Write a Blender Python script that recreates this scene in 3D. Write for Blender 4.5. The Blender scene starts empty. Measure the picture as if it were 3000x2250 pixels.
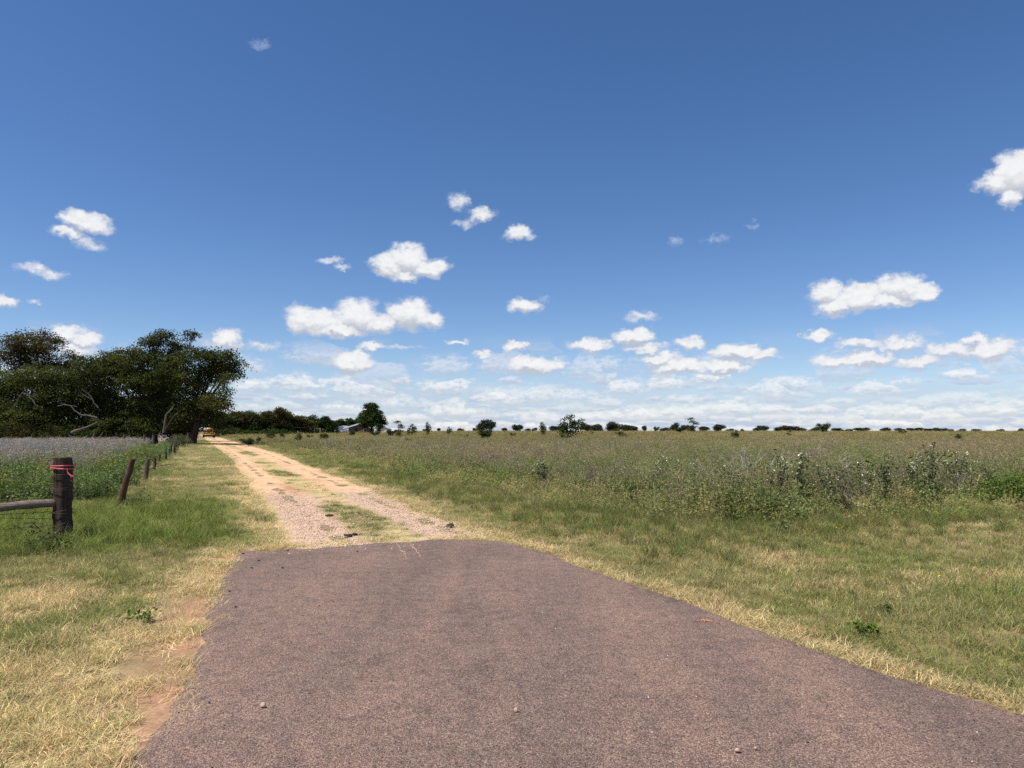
import bpy, math, random
import numpy as np

scene = bpy.context.scene
rng = np.random.default_rng(7)
random.seed(7)

# ------------------------------------------------------------------ camera
EYE = 1.6
FOC = 2081.0                       # focal length in pixels of a 3000 px wide frame
PITCH = math.atan(137.0 / FOC)
cam_data = bpy.data.cameras.new('camera')
cam_data.sensor_width = 36.0
cam_data.lens = FOC / 3000.0 * 36.0
cam_data.clip_end = 30000.0
cam_data.clip_start = 0.05
cam = bpy.data.objects.new('camera', cam_data)
cam.location = (0, 0, EYE)
cam.rotation_euler = (math.radians(90) + PITCH, 0, 0)
scene.collection.objects.link(cam)
scene.camera = cam

# ------------------------------------------------------------------ light
SUN_EL = math.radians(61)
SUN_AZ = math.radians(-116)        # clockwise from +Y (straight ahead): high over the paddock side, a little behind
to_sun = np.array([math.sin(SUN_AZ) * math.cos(SUN_EL), math.cos(SUN_AZ) * math.cos(SUN_EL), math.sin(SUN_EL)])
sun_data = bpy.data.lights.new('sun', 'SUN')
sun_data.energy = 4.2
sun_data.angle = math.radians(0.53)
sun_data.color = (1.0, 0.955, 0.88)
sun = bpy.data.objects.new('sun', sun_data)
sun.rotation_euler = (math.radians(90) - SUN_EL, 0, math.pi - SUN_AZ)
scene.collection.objects.link(sun)

scene.view_settings.view_transform = 'Standard'
scene.view_settings.look = 'None'
scene.view_settings.exposure = 0.6
scene.view_settings.gamma = 1.0
scene.view_settings.use_curve_mapping = False
scene.render.engine = 'CYCLES'
scene.cycles.max_bounces = 5
scene.cycles.diffuse_bounces = 3
scene.cycles.glossy_bounces = 2
scene.cycles.transmission_bounces = 3
scene.cycles.caustics_reflective = False
scene.cycles.caustics_refractive = False
scene.cycles.use_denoising = False

# ------------------------------------------------------------------ sky
CT, ST = math.cos(PITCH), math.sin(PITCH)
def ray(px, py):
    a, b = px - 1500.0, 1125.0 - py
    d = np.array([a, FOC * CT - b * ST, FOC * ST + b * CT])
    return d / np.linalg.norm(d)

# cumulus lobes read off the sky: x, y, half width, half height (2212 px frame), thickness
CLOUDS = [
 (558,92,30,15,.42),
 (188,478,52,22,.95),(150,505,46,15,.72),(190,525,36,14,.62),
 (72,580,34,12,.62),(105,592,36,13,.68),
 (8,656,36,16,.85),(78,656,16,7,.55),
 (150,722,42,20,.95),(190,732,34,14,.85),(165,752,50,16,.8),
 (492,732,34,20,1.05),(455,744,34,9,.5),(575,745,42,12,.6),(500,762,36,8,.55),
 (988,430,23,17,.68),(1040,462,38,15,.8),(1005,478,28,10,.55),(1118,508,34,19,.85),
 (720,562,22,9,.6),(738,580,18,7,.6),
 (838,574,38,22,1.0),(882,558,44,30,1.05),(930,576,42,20,1.0),(870,592,36,14,.9),
 (650,688,36,30,1.0),(700,694,44,26,1.0),(768,680,46,34,1.05),(820,696,40,24,.95),(885,676,46,32,1.05),(920,690,34,20,1.0),(725,712,66,14,1.0),
 (1132,660,34,18,1.0),(1176,646,16,8,.45),
 (1790,632,40,26,1.0),(1810,660,44,20,1.0),(1868,640,56,28,1.05),(1938,622,46,30,1.05),(1985,632,40,16,1.0),(1925,650,50,16,.95),
 (2195,372,58,44,1.1),(2150,396,44,26,1.0),(2185,425,34,22,.95),
 (1465,522,22,11,.42),(1545,516,46,11,.42),(1630,490,16,10,.4),
 (1386,686,34,10,.65),(988,737,28,8,.8),
 (1275,746,52,17,.95),(1368,726,42,18,1.0),(1395,752,56,15,.75),(1490,742,40,17,.8),(1590,758,56,18,1.0),(1650,768,44,16,.95),
 (808,748,36,12,.8),(875,752,48,6,.55),(762,778,50,22,1.05),(1115,748,26,13,.9),(1040,766,24,8,.75),
 (1152,788,62,20,1.0),(1425,776,55,16,.9),(1768,724,34,13,.9),(1850,740,60,15,.75),(1945,742,70,18,.8),(2060,756,80,22,.8),(2150,752,60,24,.9),(2115,732,30,14,.9),
 (1800,780,56,16,.9),(1870,772,62,18,.95),(1980,780,70,18,.8),(1470,795,70,18,.95),(1560,792,60,18,.9),
]
world = bpy.data.worlds.new('World')
scene.world = world
world.use_nodes = True
wt = world.node_tree
wt.nodes.clear()
def wn(kind, **kw):
    n = wt.nodes.new(kind)
    for k, v in kw.items(): setattr(n, k, v)
    return n
def plug(sock, v):
    if hasattr(v, 'is_output'): wt.links.new(v, sock)
    else: sock.default_value = v
def M(op, a, b=None, c=None, clamp=False):
    n = wn('ShaderNodeMath', operation=op, use_clamp=clamp)
    plug(n.inputs[0], a)
    if b is not None: plug(n.inputs[1], b)
    if c is not None: plug(n.inputs[2], c)
    return n.outputs[0]
def VM(op, a, b=None, c=None):
    n = wn('ShaderNodeVectorMath', operation=op)
    plug(n.inputs[0], a)
    if b is not None: plug(n.inputs[1], b)
    if c is not None: plug(n.inputs[2], c)
    return n.outputs['Value'] if op == 'DOT_PRODUCT' else n.outputs[0]
def xyz(x, y, z=0.0):
    n = wn('ShaderNodeCombineXYZ')
    plug(n.inputs[0], x); plug(n.inputs[1], y); plug(n.inputs[2], z)
    return n.outputs[0]
def noise(vec, scale, detail=5.0, rough=0.55):
    n = wn('ShaderNodeTexNoise')
    plug(n.inputs['Vector'], vec)
    n.inputs['Scale'].default_value = scale; n.inputs['Detail'].default_value = detail; n.inputs['Roughness'].default_value = rough
    return n
def step(v, lo, hi):
    n = wn('ShaderNodeMapRange', interpolation_type='SMOOTHSTEP')
    plug(n.inputs['Value'], v)
    n.inputs['From Min'].default_value = lo; n.inputs['From Max'].default_value = hi
    return n.outputs[0]
def mixc(f, a, b):
    n = wn('ShaderNodeMix', data_type='RGBA')
    plug(n.inputs['Factor'], f); plug(n.inputs[6], a); plug(n.inputs[7], b)
    return n.outputs[2]
gen = wn('ShaderNodeTexCoord').outputs['Generated']
sep = wn('ShaderNodeSeparateXYZ'); wt.links.new(gen, sep.inputs[0])
az = M('ARCTAN2', sep.outputs[0], sep.outputs[1])
el = M('ARCSINE', M('MINIMUM', M('MAXIMUM', sep.outputs[2], -0.999), 0.999))
ae = xyz(az, el)
warp = VM('SUBTRACT', noise(VM('MULTIPLY', ae, (1.0, 1.35, 1.0)), 46.0, 6.0, 0.62).outputs['Color'], (0.5, 0.5, 0.5))
warp2 = VM('SUBTRACT', noise(ae, 15.0, 2.0, 0.5).outputs['Color'], (0.5, 0.5, 0.5))
pos = VM('MULTIPLY_ADD', warp, (0.034, 0.030, 0.0), VM('MULTIPLY_ADD', warp2, (0.03, 0.016, 0.0), ae))
def lobes(p):
    acc = None
    for (x, y, rx, ry, s) in CLOUDS:
        thin = 0.17 if s <= .45 else 0.10 if s < .7 else 0.0
        k = 3000.0 / 2212.0
        d = ray(x * k, y * k)
        a0, e0 = math.atan2(d[0], d[1]), math.asin(d[2])
        squeeze = math.cos(math.atan((x * k - 1500) / FOC))
        ra, re = rx * k / FOC * squeeze ** 2 * (1.14 if s > .7 else 1.6), ry * k / FOC * squeeze * (1.14 if s > .7 else 1.6)
        v = VM('MULTIPLY_ADD', p, (1 / ra, 1 / re, 0.0), (-a0 / ra, -e0 / re, 0.0))
        m = M('MULTIPLY_ADD', VM('DOT_PRODUCT', v, v), -0.8, s - thin)
        acc = m if acc is None else M('MAXIMUM', acc, m)
    return acc
core = lobes(pos)
n_fine = noise(VM('MULTIPLY', ae, (1.0, 1.4, 1.0)), 95.0, 7.0, 0.65).outputs[0]
big_d = step(M('MULTIPLY_ADD', M('SUBTRACT', n_fine, 0.5), 0.62, core), -0.08, 0.70)
# the far field of cumulus: rows of small puffs, flattened by perspective towards the horizon, over a milky veil
n_puff = noise(VM('MULTIPLY', ae, (1.0, 2.1, 1.0)), 80.0, 6.0, 0.66).outputs[0]
def puffs(scale, lo, hi, size, seed):
    w = M('MULTIPLY', M('LOGARITHM', M('ADD', M('MAXIMUM', el, 0.0), 0.030), math.e), 0.135)
    p = VM('MULTIPLY_ADD', warp, (0.016, 0.012, 0.0), VM('MULTIPLY_ADD', warp2, (0.05, 0.016, 0.0), xyz(az, w, seed)))
    p = VM('MULTIPLY', p, (1.0, 1.0, 0.0)); p = VM('ADD', p, (seed, seed * 0.37, 0.0))
    v = wn('ShaderNodeTexVoronoi', voronoi_dimensions='2D'); plug(v.inputs['Vector'], p); v.inputs['Scale'].default_value = scale
    d = VM('MULTIPLY', VM('SUBTRACT', p, v.outputs['Position']), (scale, scale, 0.0))
    sp_ = wn('ShaderNodeSeparateXYZ'); plug(sp_.inputs[0], d)
    dy = sp_.outputs[1]
    dyb = M('MAXIMUM', dy, M('MULTIPLY', dy, -2.4))
    dist = M('SQRT', M('ADD', M('MULTIPLY', M('MULTIPLY', sp_.outputs[0], 0.72), M('MULTIPLY', sp_.outputs[0], 0.72)), M('MULTIPLY', dyb, dyb)))
    cs = wn('ShaderNodeSeparateColor'); plug(cs.inputs[0], v.outputs['Color'])
    rad = M('MULTIPLY_ADD', cs.outputs[0], size, size * 0.55)
    m = M('MULTIPLY_ADD', M('SUBTRACT', n_puff, 0.5), 0.95, M('SUBTRACT', rad, dist))
    den = M('MULTIPLY', step(m, -0.08, 0.34), M('MULTIPLY', step(el, hi, lo), M('MULTIPLY_ADD', cs.outputs[1], 0.45, 0.55)))
    lit = step(M('MULTIPLY_ADD', M('SUBTRACT', n_puff, 0.5), 1.5, M('DIVIDE', dy, rad)), -0.30, 0.50)
    return den, lit
d1, l1 = puffs(16.0, 0.090, 0.140, 0.47, 0.0)
d2, l2 = puffs(25.0, 0.065, 0.110, 0.50, 3.1)
d3, l3 = puffs(44.0, 0.045, 0.085, 0.50, 7.7)
veil = M('MULTIPLY', step(M('MULTIPLY_ADD', M('SUBTRACT', noise(xyz(M('MULTIPLY', az, 0.35), el), 26.0, 4.0, 0.6).outputs[0], 0.5), 0.05, el), 0.105, -0.015), 0.95)
haze_col = (4.5, 5.55, 7.6, 1)
def over(dn, lt, a, b, lo):
    """lay one row of puffs over what is behind: density and colour"""
    c = mixc(lt, (lo[0], lo[1], lo[2], 1), (9.4, 9.45, 9.5, 1))
    return M('MAXIMUM', a, dn), mixc(dn, b, c)
band_d, lit_band = over(d3, M('MULTIPLY', l3, 0.55), veil, haze_col, (4.7, 5.6, 7.3))
band_d, lit_band = over(d2, M('MULTIPLY', l2, 0.80), band_d, lit_band, (5.0, 5.7, 7.1))
band_d, lit_band = over(d1, l1, band_d, lit_band, (5.4, 6.0, 7.1))
dens = M('MAXIMUM', big_d, band_d)
# cumulus are lit from above: crests bright, bellies grey
big_lit = step(M('MULTIPLY_ADD', M('SUBTRACT', n_fine, 0.5), 1.0, M('MULTIPLY_ADD', core, 0.55, 0.24)), 0.1, 0.9)
belly = lobes(VM('ADD', pos, (0.0, 0.0085, 0.0)))
grey = step(M('SUBTRACT', belly, core), -0.10, 0.34)
lit_big = mixc(grey, mixc(big_lit, (6.2, 6.6, 7.4, 1), (9.4, 9.4, 9.4, 1)), (5.3, 5.6, 6.3, 1))
cloud_col = mixc(big_d, lit_band, lit_big)
sky = wn('ShaderNodeTexSky', sky_type='NISHITA')
sky.sun_disc = False
sky.sun_elevation = SUN_EL
sky.sun_rotation = SUN_AZ
sky.altitude = 1100.0
sky.air_density = 1.0
sky.dust_density = 0.1
sky.ozone_density = 1.8
bg = wn('ShaderNodeBackground')
bg.inputs['Strength'].default_value = 0.066
hs_ = wn('ShaderNodeHueSaturation'); hs_.inputs['Saturation'].default_value = 1.2; hs_.inputs['Value'].default_value = 1.10
wt.links.new(sky.outputs[0], hs_.inputs['Color'])
clear = mixc(1.0, hs_.outputs[0], hs_.outputs[0]); cm = clear.node; cm.blend_type = 'MULTIPLY'; wt.links.remove(cm.inputs[7].links[0]); cm.inputs[7].default_value = (1.02, 1.0, 1.10, 1)
wt.links.new(mixc(M('MULTIPLY', dens, 0.97), clear, cloud_col), bg.inputs['Color'])
out = wn('ShaderNodeOutputWorld')
wt.links.new(bg.outputs[0], out.inputs['Surface'])
world.cycles.sampling_method = 'NONE'

# ------------------------------------------------------------------ helpers
def sstep(a, b, x):
    t = np.clip((np.asarray(x, float) - a) / (b - a), 0, 1)
    return t * t * (3 - 2 * t)
def vnoise(x, y, seed=0):
    x = np.asarray(x, float); y = np.asarray(y, float)
    xi, yi = np.floor(x).astype(np.int64), np.floor(y).astype(np.int64)
    fx, fy = x - xi, y - yi
    fx, fy = fx * fx * (3 - 2 * fx), fy * fy * (3 - 2 * fy)
    def h(i, j):
        n = (i * 374761393 + j * 668265263 + seed * 1442695041) & 0xffffffff
        n = ((n ^ (n >> 13)) * 1274126177) & 0xffffffff
        return ((n ^ (n >> 16)) & 0xffff) / 65535.0
    a = h(xi, yi) * (1 - fx) + h(xi + 1, yi) * fx
    b = h(xi, yi + 1) * (1 - fx) + h(xi + 1, yi + 1) * fx
    return a * (1 - fy) + b * fy
def fbm(x, y, seed=0, octaves=4):
    s, a, t = 0.0, 0.5, 0.0
    for o in range(octaves):
        s = s + a * vnoise(np.asarray(x) * 2 ** o, np.asarray(y) * 2 ** o, seed + o * 17); t += a; a *= 0.5
    return s / t

# the lane runs off at an angle: u is metres across it (to the east), v metres along it
ANG = math.atan(928.0 / FOC)
CU, SU = math.cos(ANG), math.sin(ANG)
def uv_of(x, y): return x * CU + y * SU, -x * SU + y * CU
def xy_of(u, v): return u * CU - v * SU, u * SU + v * CU

def ground_z(x, y):
    u, v = uv_of(np.asarray(x, float), np.asarray(y, float))
    d = np.hypot(x, y)
    rise = 0.62 * sstep(55, 300, d) * sstep(8, 90, u)
    roll = 0.10 * (fbm(np.asarray(x) / 28.0, np.asarray(y) / 28.0, 3) - 0.5) * sstep(9, 25, u)
    return rise + roll + 0.12 * sstep(-3, -14, u) * (fbm(np.asarray(x) / 9.0, np.asarray(y) / 9.0, 5) - 0.5)
def gp(px, py, lift=0.0):
    """The ground point seen at a pixel of the 3000 px frame."""
    d = ray(px, py)
    t = (0 - EYE) / min(d[2], -0.0008)
    for _ in range(12):
        z = float(ground_z(d[0] * t, d[1] * t))
        t = (z - EYE) / min(d[2], -0.0008)
    x, y = d[0] * t, d[1] * t
    return np.array([x, y, float(ground_z(x, y)) + lift])
def at(px, dist):
    """The ground point at a bearing (pixel column) and depth along the view axis."""
    x = (px - 1500.0) / FOC * dist
    return np.array([x, dist, float(ground_z(x, dist))])

class MB:
    """Collects chunks of vertices and faces, then links them as one mesh object."""
    def __init__(self): self.v, self.f, self.r, self.n = [], [], [], 0
    def add(self, verts, faces, rnd=0.5):
        verts = np.asarray(verts, float).reshape(-1, 3)
        faces = np.asarray(faces, np.int64)
        r = np.full(len(verts), rnd) if np.isscalar(rnd) else np.asarray(rnd, float)
        self.v.append(verts); self.f.append(faces + self.n); self.r.append(r); self.n += len(verts)
        return self
    def box(self, c, s, rz=0.0, taper=1.0, rnd=0.5):
        x, y, z = s[0] / 2, s[1] / 2, s[2] / 2
        p = np.array([[-x, -y, -z], [x, -y, -z], [x, y, -z], [-x, y, -z], [-x * taper, -y * taper, z], [x * taper, -y * taper, z], [x * taper, y * taper, z], [-x * taper, y * taper, z]])
        co, si = math.cos(rz), math.sin(rz)
        p = np.c_[p[:, 0] * co - p[:, 1] * si, p[:, 0] * si + p[:, 1] * co, p[:, 2]] + np.asarray(c, float)
        return self.add(p, [[3, 2, 1, 0], [4, 5, 6, 7], [0, 1, 5, 4], [1, 2, 6, 5], [2, 3, 7, 6], [3, 0, 4, 7]], rnd)
    def prism(self, outline, axis, a, b, rnd=0.5):
        """Extrude a 2-D outline along x ('x'), y or z between a and b."""
        o = np.asarray(outline, float); n = len(o)
        def lay(t):
            tt = np.full(n, t)
            return {'x': np.c_[tt, o], 'y': np.c_[o[:, 0], tt, o[:, 1]], 'z': np.c_[o, tt]}[axis]
        self.add(np.vstack([lay(a), lay(b)]), [[i, (i + 1) % n, n + (i + 1) % n, n + i] for i in range(n)], rnd)
        self.add(lay(a), [list(range(n))[::-1]], rnd); self.add(lay(b), [list(range(n))], rnd)
        return self
    def tube(self, pts, radii, seg=6, rnd=0.5, cap=True, rough=0.0):
        pts = np.asarray(pts, float); n = len(pts)
        radii = np.full(n, radii) if np.isscalar(radii) else np.asarray(radii, float)
        tan = np.gradient(pts, axis=0); tan /= np.linalg.norm(tan, axis=1)[:, None] + 1e-9
        ref = np.array([0.0, 0.0, 1.0]) if abs(tan[:, 2].mean()) < 0.9 else np.array([1.0, 0.0, 0.0])
        a = np.cross(tan, ref); a /= np.linalg.norm(a, axis=1)[:, None] + 1e-9
        b = np.cross(tan, a)
        th = np.arange(seg) * 2 * math.pi / seg
        k = radii[:, None, None]
        if rough: k = k * (1 + rough * (rng.random((n, seg, 1)) - 0.5))
        ring = pts[:, None, :] + k * (np.cos(th)[None, :, None] * a[:, None, :] + np.sin(th)[None, :, None] * b[:, None, :])
        i, j = np.meshgrid(np.arange(n - 1), np.arange(seg), indexing='ij')
        j2 = (j + 1) % seg
        f = np.stack([i * seg + j, i * seg + j2, (i + 1) * seg + j2, (i + 1) * seg + j], -1).reshape(-1, 4)
        self.add(ring.reshape(-1, 3), f, rnd)
        if cap:
            self.add(ring[-1], [list(range(seg))], rnd); self.add(ring[0], [list(range(seg))[::-1]], rnd)
        return self
    def cyl(self, c, axis, r, h, seg=14, rnd=0.5):
        c = np.asarray(c, float); d = np.zeros(3); d['xyz'.index(axis)] = h / 2
        return self.tube([c - d, c + d], r, seg, rnd)
    def mesh(self, name, mat, smooth=False):
        me = bpy.data.meshes.new(name)
        V = np.vstack(self.v); R = np.concatenate(self.r)
        me.vertices.add(len(V)); me.vertices.foreach_set('co', V.ravel())
        loops = np.concatenate([f.ravel() for f in self.f]).astype(np.int32)
        tot = np.concatenate([np.full(len(f), f.shape[1]) for f in self.f]).astype(np.int32)
        me.loops.add(len(loops)); me.loops.foreach_set('vertex_index', loops)
        me.polygons.add(len(tot)); me.polygons.foreach_set('loop_start', np.r_[0, np.cumsum(tot)[:-1]].astype(np.int32))
        try: me.polygons.foreach_set('loop_total', tot)
        except Exception: pass
        me.update(calc_edges=True)
        at_ = me.attributes.new('rnd', 'FLOAT', 'POINT'); at_.data.foreach_set('value', R.astype(np.float32))
        if smooth: me.polygons.foreach_set('use_smooth', np.ones(len(tot), bool))
        me.materials.append(mat)
        return me
    def build(self, name, mat, parent=None, smooth=False, loc=None):
        o = bpy.data.objects.new(name, self.mesh(name, mat, smooth))
        scene.collection.objects.link(o)
        if parent is not None: o.parent = parent
        if loc is not None: o.location = loc
        return o
def tag(o, label=None, cat=None, group=None, kind=None):
    if label: o['label'] = label
    if cat: o['category'] = cat
    if group: o['group'] = group
    if kind: o['kind'] = kind
    return o
def thing(name, loc, label, cat, group=None, rz=0.0):
    o = bpy.data.objects.new(name, None)
    o.empty_display_size = 0.2
    scene.collection.objects.link(o)
    o.location = loc; o.rotation_euler = (0, 0, rz)
    return tag(o, label, cat, group)
def copy_tree(src, loc, label=None, group=None, rz=0.0, scale=1.0):
    r = src.copy(); scene.collection.objects.link(r)
    r.location = loc; r.rotation_euler = (0, 0, rz); r.scale = (scale, scale, scale) if np.isscalar(scale) else scale
    if label: r['label'] = label
    if group: r['group'] = group
    for ch in list(src.children):
        c = ch.copy(); scene.collection.objects.link(c); c.parent = r
        for g in list(ch.children):
            d = g.copy(); scene.collection.objects.link(d); d.parent = c
    return r

# ------------------------------------------------------------------ materials
def new_mat(name):
    m = bpy.data.materials.new(name); m.use_nodes = True
    t = m.node_tree; t.nodes.clear()
    o = t.nodes.new('ShaderNodeOutputMaterial')
    return m, t, o
def N(t, kind, **kw):
    n = t.nodes.new(kind)
    for k, v in kw.items():
        if k.startswith('i_'): n.inputs[k[2:].replace('_', ' ')].default_value = v
        else: setattr(n, k, v)
    return n
def ramp(t, fac, stops):
    r = t.nodes.new('ShaderNodeValToRGB')
    e = r.color_ramp.elements
    while len(e) > 1: e.remove(e[-1])
    e[0].position, e[0].color = stops[0][0], (*stops[0][1], 1)
    for p, c in stops[1:]:
        q = e.new(p); q.color = (*c, 1)
    t.links.new(fac, r.inputs[0])
    return r.outputs[0]
def tmix(t, fac, a, b, blend='MIX'):
    n = t.nodes.new('ShaderNodeMix'); n.data_type = 'RGBA'; n.blend_type = blend
    for s, v in ((n.inputs['Factor'], fac), (n.inputs[6], a), (n.inputs[7], b)):
        if hasattr(v, 'is_output'): t.links.new(v, s)
        else: s.default_value = v if not isinstance(v, tuple) or len(v) == 4 else (*v, 1)
    return n.outputs[2]
def plain(name, col, rough=0.7, var=0.25, scale=6.0, metal=0.0, bump=0.0, spec=0.3, streak=None):
    m, t, o = new_mat(name)
    tc = N(t, 'ShaderNodeTexCoord')
    vec = tc.outputs['Object']
    if streak:
        mp = N(t, 'ShaderNodeMapping'); mp.inputs['Scale'].default_value = streak
        t.links.new(vec, mp.inputs[0]); vec = mp.outputs[0]
    no = N(t, 'ShaderNodeTexNoise', i_Scale=scale, i_Detail=6.0, i_Roughness=0.65)
    t.links.new(vec, no.inputs['Vector'])
    lo = tuple(c * (1 - var) for c in col); hi = tuple(min(1, c * (1 + var)) for c in col)
    c = ramp(t, no.outputs[0], [(0.28, lo), (0.72, hi)])
    b = N(t, 'ShaderNodeBsdfPrincipled', i_Roughness=rough, i_Metallic=metal)
    b.inputs['Specular IOR Level'].default_value = spec
    t.links.new(c, b.inputs['Base Color'])
    if bump:
        bu = N(t, 'ShaderNodeBump', i_Strength=0.8, i_Distance=bump)
        t.links.new(no.outputs[0], bu.inputs['Height']); t.links.new(bu.outputs[0], b.inputs['Normal'])
    t.links.new(b.outputs[0], o.inputs[0])
    return m
def leafy(name, a, b, trans=0.3, tint=False, gloss=0.0, spread=False):
    """Leaf and blade material: diffuse with light coming through; colour by the piece's own random value."""
    m, t, o = new_mat(name)
    at_ = N(t, 'ShaderNodeAttribute', attribute_name='rnd')
    if tint:
        ti = N(t, 'ShaderNodeAttribute', attribute_name='tint', attribute_type='INSTANCER')
        col = tmix(t, 1.0, ti.outputs['Color'], ramp(t, at_.outputs['Fac'], [(0.0, a), (1.0, b)] if not spread else [(0.0, (0.55, 0.62, 0.5)), (0.62, (1.12, 1.12, 1.05)), (0.80, (1.5, 1.42, 1.4)), (1.0, (2.2, 1.95, 2.1))]), 'MULTIPLY')
    else:
        col = ramp(t, at_.outputs['Fac'], [(0.0, a), (1.0, b)])
    d = N(t, 'ShaderNodeBsdfDiffuse'); tr = N(t, 'ShaderNodeBsdfTranslucent')
    t.links.new(col, d.inputs[0]); t.links.new(col, tr.inputs[0])
    mx = N(t, 'ShaderNodeMixShader'); mx.inputs[0].default_value = trans
    t.links.new(d.outputs[0], mx.inputs[1]); t.links.new(tr.outputs[0], mx.inputs[2])
    sh = mx.outputs[0]
    if gloss:
        gl = N(t, 'ShaderNodeBsdfGlossy', i_Roughness=0.45); gl.inputs[0].default_value = (1, 1, 1, 1)
        m2 = N(t, 'ShaderNodeMixShader'); m2.inputs[0].default_value = gloss
        t.links.new(sh, m2.inputs[1]); t.links.new(gl.outputs[0], m2.inputs[2]); sh = m2.outputs[0]
    t.links.new(sh, o.inputs[0])
    return m

# asphalt: chip seal of reddish and grey stone chips in a dark binder
def asphalt_material():
    m, t, o = new_mat('chip_seal')
    tc = N(t, 'ShaderNodeTexCoord')
    vo = N(t, 'ShaderNodeTexVoronoi', i_Scale=150.0); t.links.new(tc.outputs['Object'], vo.inputs['Vector'])
    vo2 = N(t, 'ShaderNodeTexVoronoi', i_Scale=88.0); t.links.new(tc.outputs['Object'], vo2.inputs['Vector'])
    bw = N(t, 'ShaderNodeSeparateColor'); t.links.new(vo.outputs['Color'], bw.inputs[0])
    bw2 = N(t, 'ShaderNodeSeparateColor'); t.links.new(vo2.outputs['Color'], bw2.inputs[0])
    chip = ramp(t, bw.outputs[0], [(0.0, (0.042, 0.033, 0.032)), (0.25, (0.105, 0.072, 0.066)), (0.6, (0.185, 0.128, 0.112)), (0.86, (0.27, 0.20, 0.165)), (0.98, (0.34, 0.265, 0.21)), (1.0, (0.46, 0.39, 0.33))])
    chip2 = ramp(t, bw2.outputs[1], [(0.0, (0.05, 0.042, 0.042)), (0.4, (0.13, 0.095, 0.088)), (0.9, (0.21, 0.155, 0.135)), (1.0, (0.33, 0.27, 0.22))])
    col = tmix(t, 0.42, chip, chip2)
    big = N(t, 'ShaderNodeTexNoise', i_Scale=0.9, i_Detail=5.0, i_Roughness=0.6); t.links.new(tc.outputs['Object'], big.inputs['Vector'])
    mid = N(t, 'ShaderNodeTexNoise', i_Scale=7.0, i_Detail=4.0, i_Roughness=0.6); t.links.new(tc.outputs['Object'], mid.inputs['Vector'])
    col = tmix(t, 1.0, col, ramp(t, big.outputs[0], [(0.3, (1.46, 1.36, 1.22)), (0.7, (1.88, 1.71, 1.50))]), 'MULTIPLY')
    col = tmix(t, 1.0, col, ramp(t, mid.outputs[0], [(0.28, (0.74, 0.76, 0.78)), (0.55, (1.06, 1.04, 1.03))]), 'MULTIPLY')
    mp = N(t, 'ShaderNodeMapping'); mp.inputs['Rotation'].default_value = (0, 0, -math.atan(928.0 / 2081.0)); mp.inputs['Scale'].default_value = (1.5, 0.10, 1.0)
    t.links.new(tc.outputs['Object'], mp.inputs[0])
    wear = N(t, 'ShaderNodeTexNoise', i_Scale=1.0, i_Detail=3.0, i_Roughness=0.5); t.links.new(mp.outputs[0], wear.inputs['Vector'])
    col = tmix(t, 1.0, col, ramp(t, wear.outputs[0], [(0.36, (0.84, 0.86, 0.88)), (0.62, (1.07, 1.05, 1.03))]), 'MULTIPLY')
    spot = N(t, 'ShaderNodeTexNoise', i_Scale=2.6, i_Detail=5.0, i_Roughness=0.7); t.links.new(tc.outputs['Object'], spot.inputs['Vector'])
    col = tmix(t, ramp(t, spot.outputs[0], [(0.60, (0, 0, 0)), (0.76, (0.5, 0.5, 0.5))]), col, (0.30, 0.215, 0.16, 1))
    gap = ramp(t, vo.outputs['Distance'], [(0.35, (1, 1, 1)), (0.75, (0.45, 0.43, 0.43))])
    col = tmix(t, 1.0, col, gap, 'MULTIPLY')
    b = N(t, 'ShaderNodeBsdfPrincipled', i_Roughness=0.82); b.inputs['Specular IOR Level'].default_value = 0.25
    bu = N(t, 'ShaderNodeBump', i_Strength=0.9, i_Distance=0.006); bu.invert = True
    t.links.new(vo.outputs['Distance'], bu.inputs['Height'])
    bu2 = N(t, 'ShaderNodeBump', i_Strength=0.5, i_Distance=0.012)
    t.links.new(mid.outputs[0], bu2.inputs['Height']); t.links.new(bu.outputs[0], bu2.inputs['Normal'])
    t.links.new(col, b.inputs['Base Color']); t.links.new(bu2.outputs[0], b.inputs['Normal'])
    t.links.new(b.outputs[0], o.inputs[0])
    return m
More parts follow.
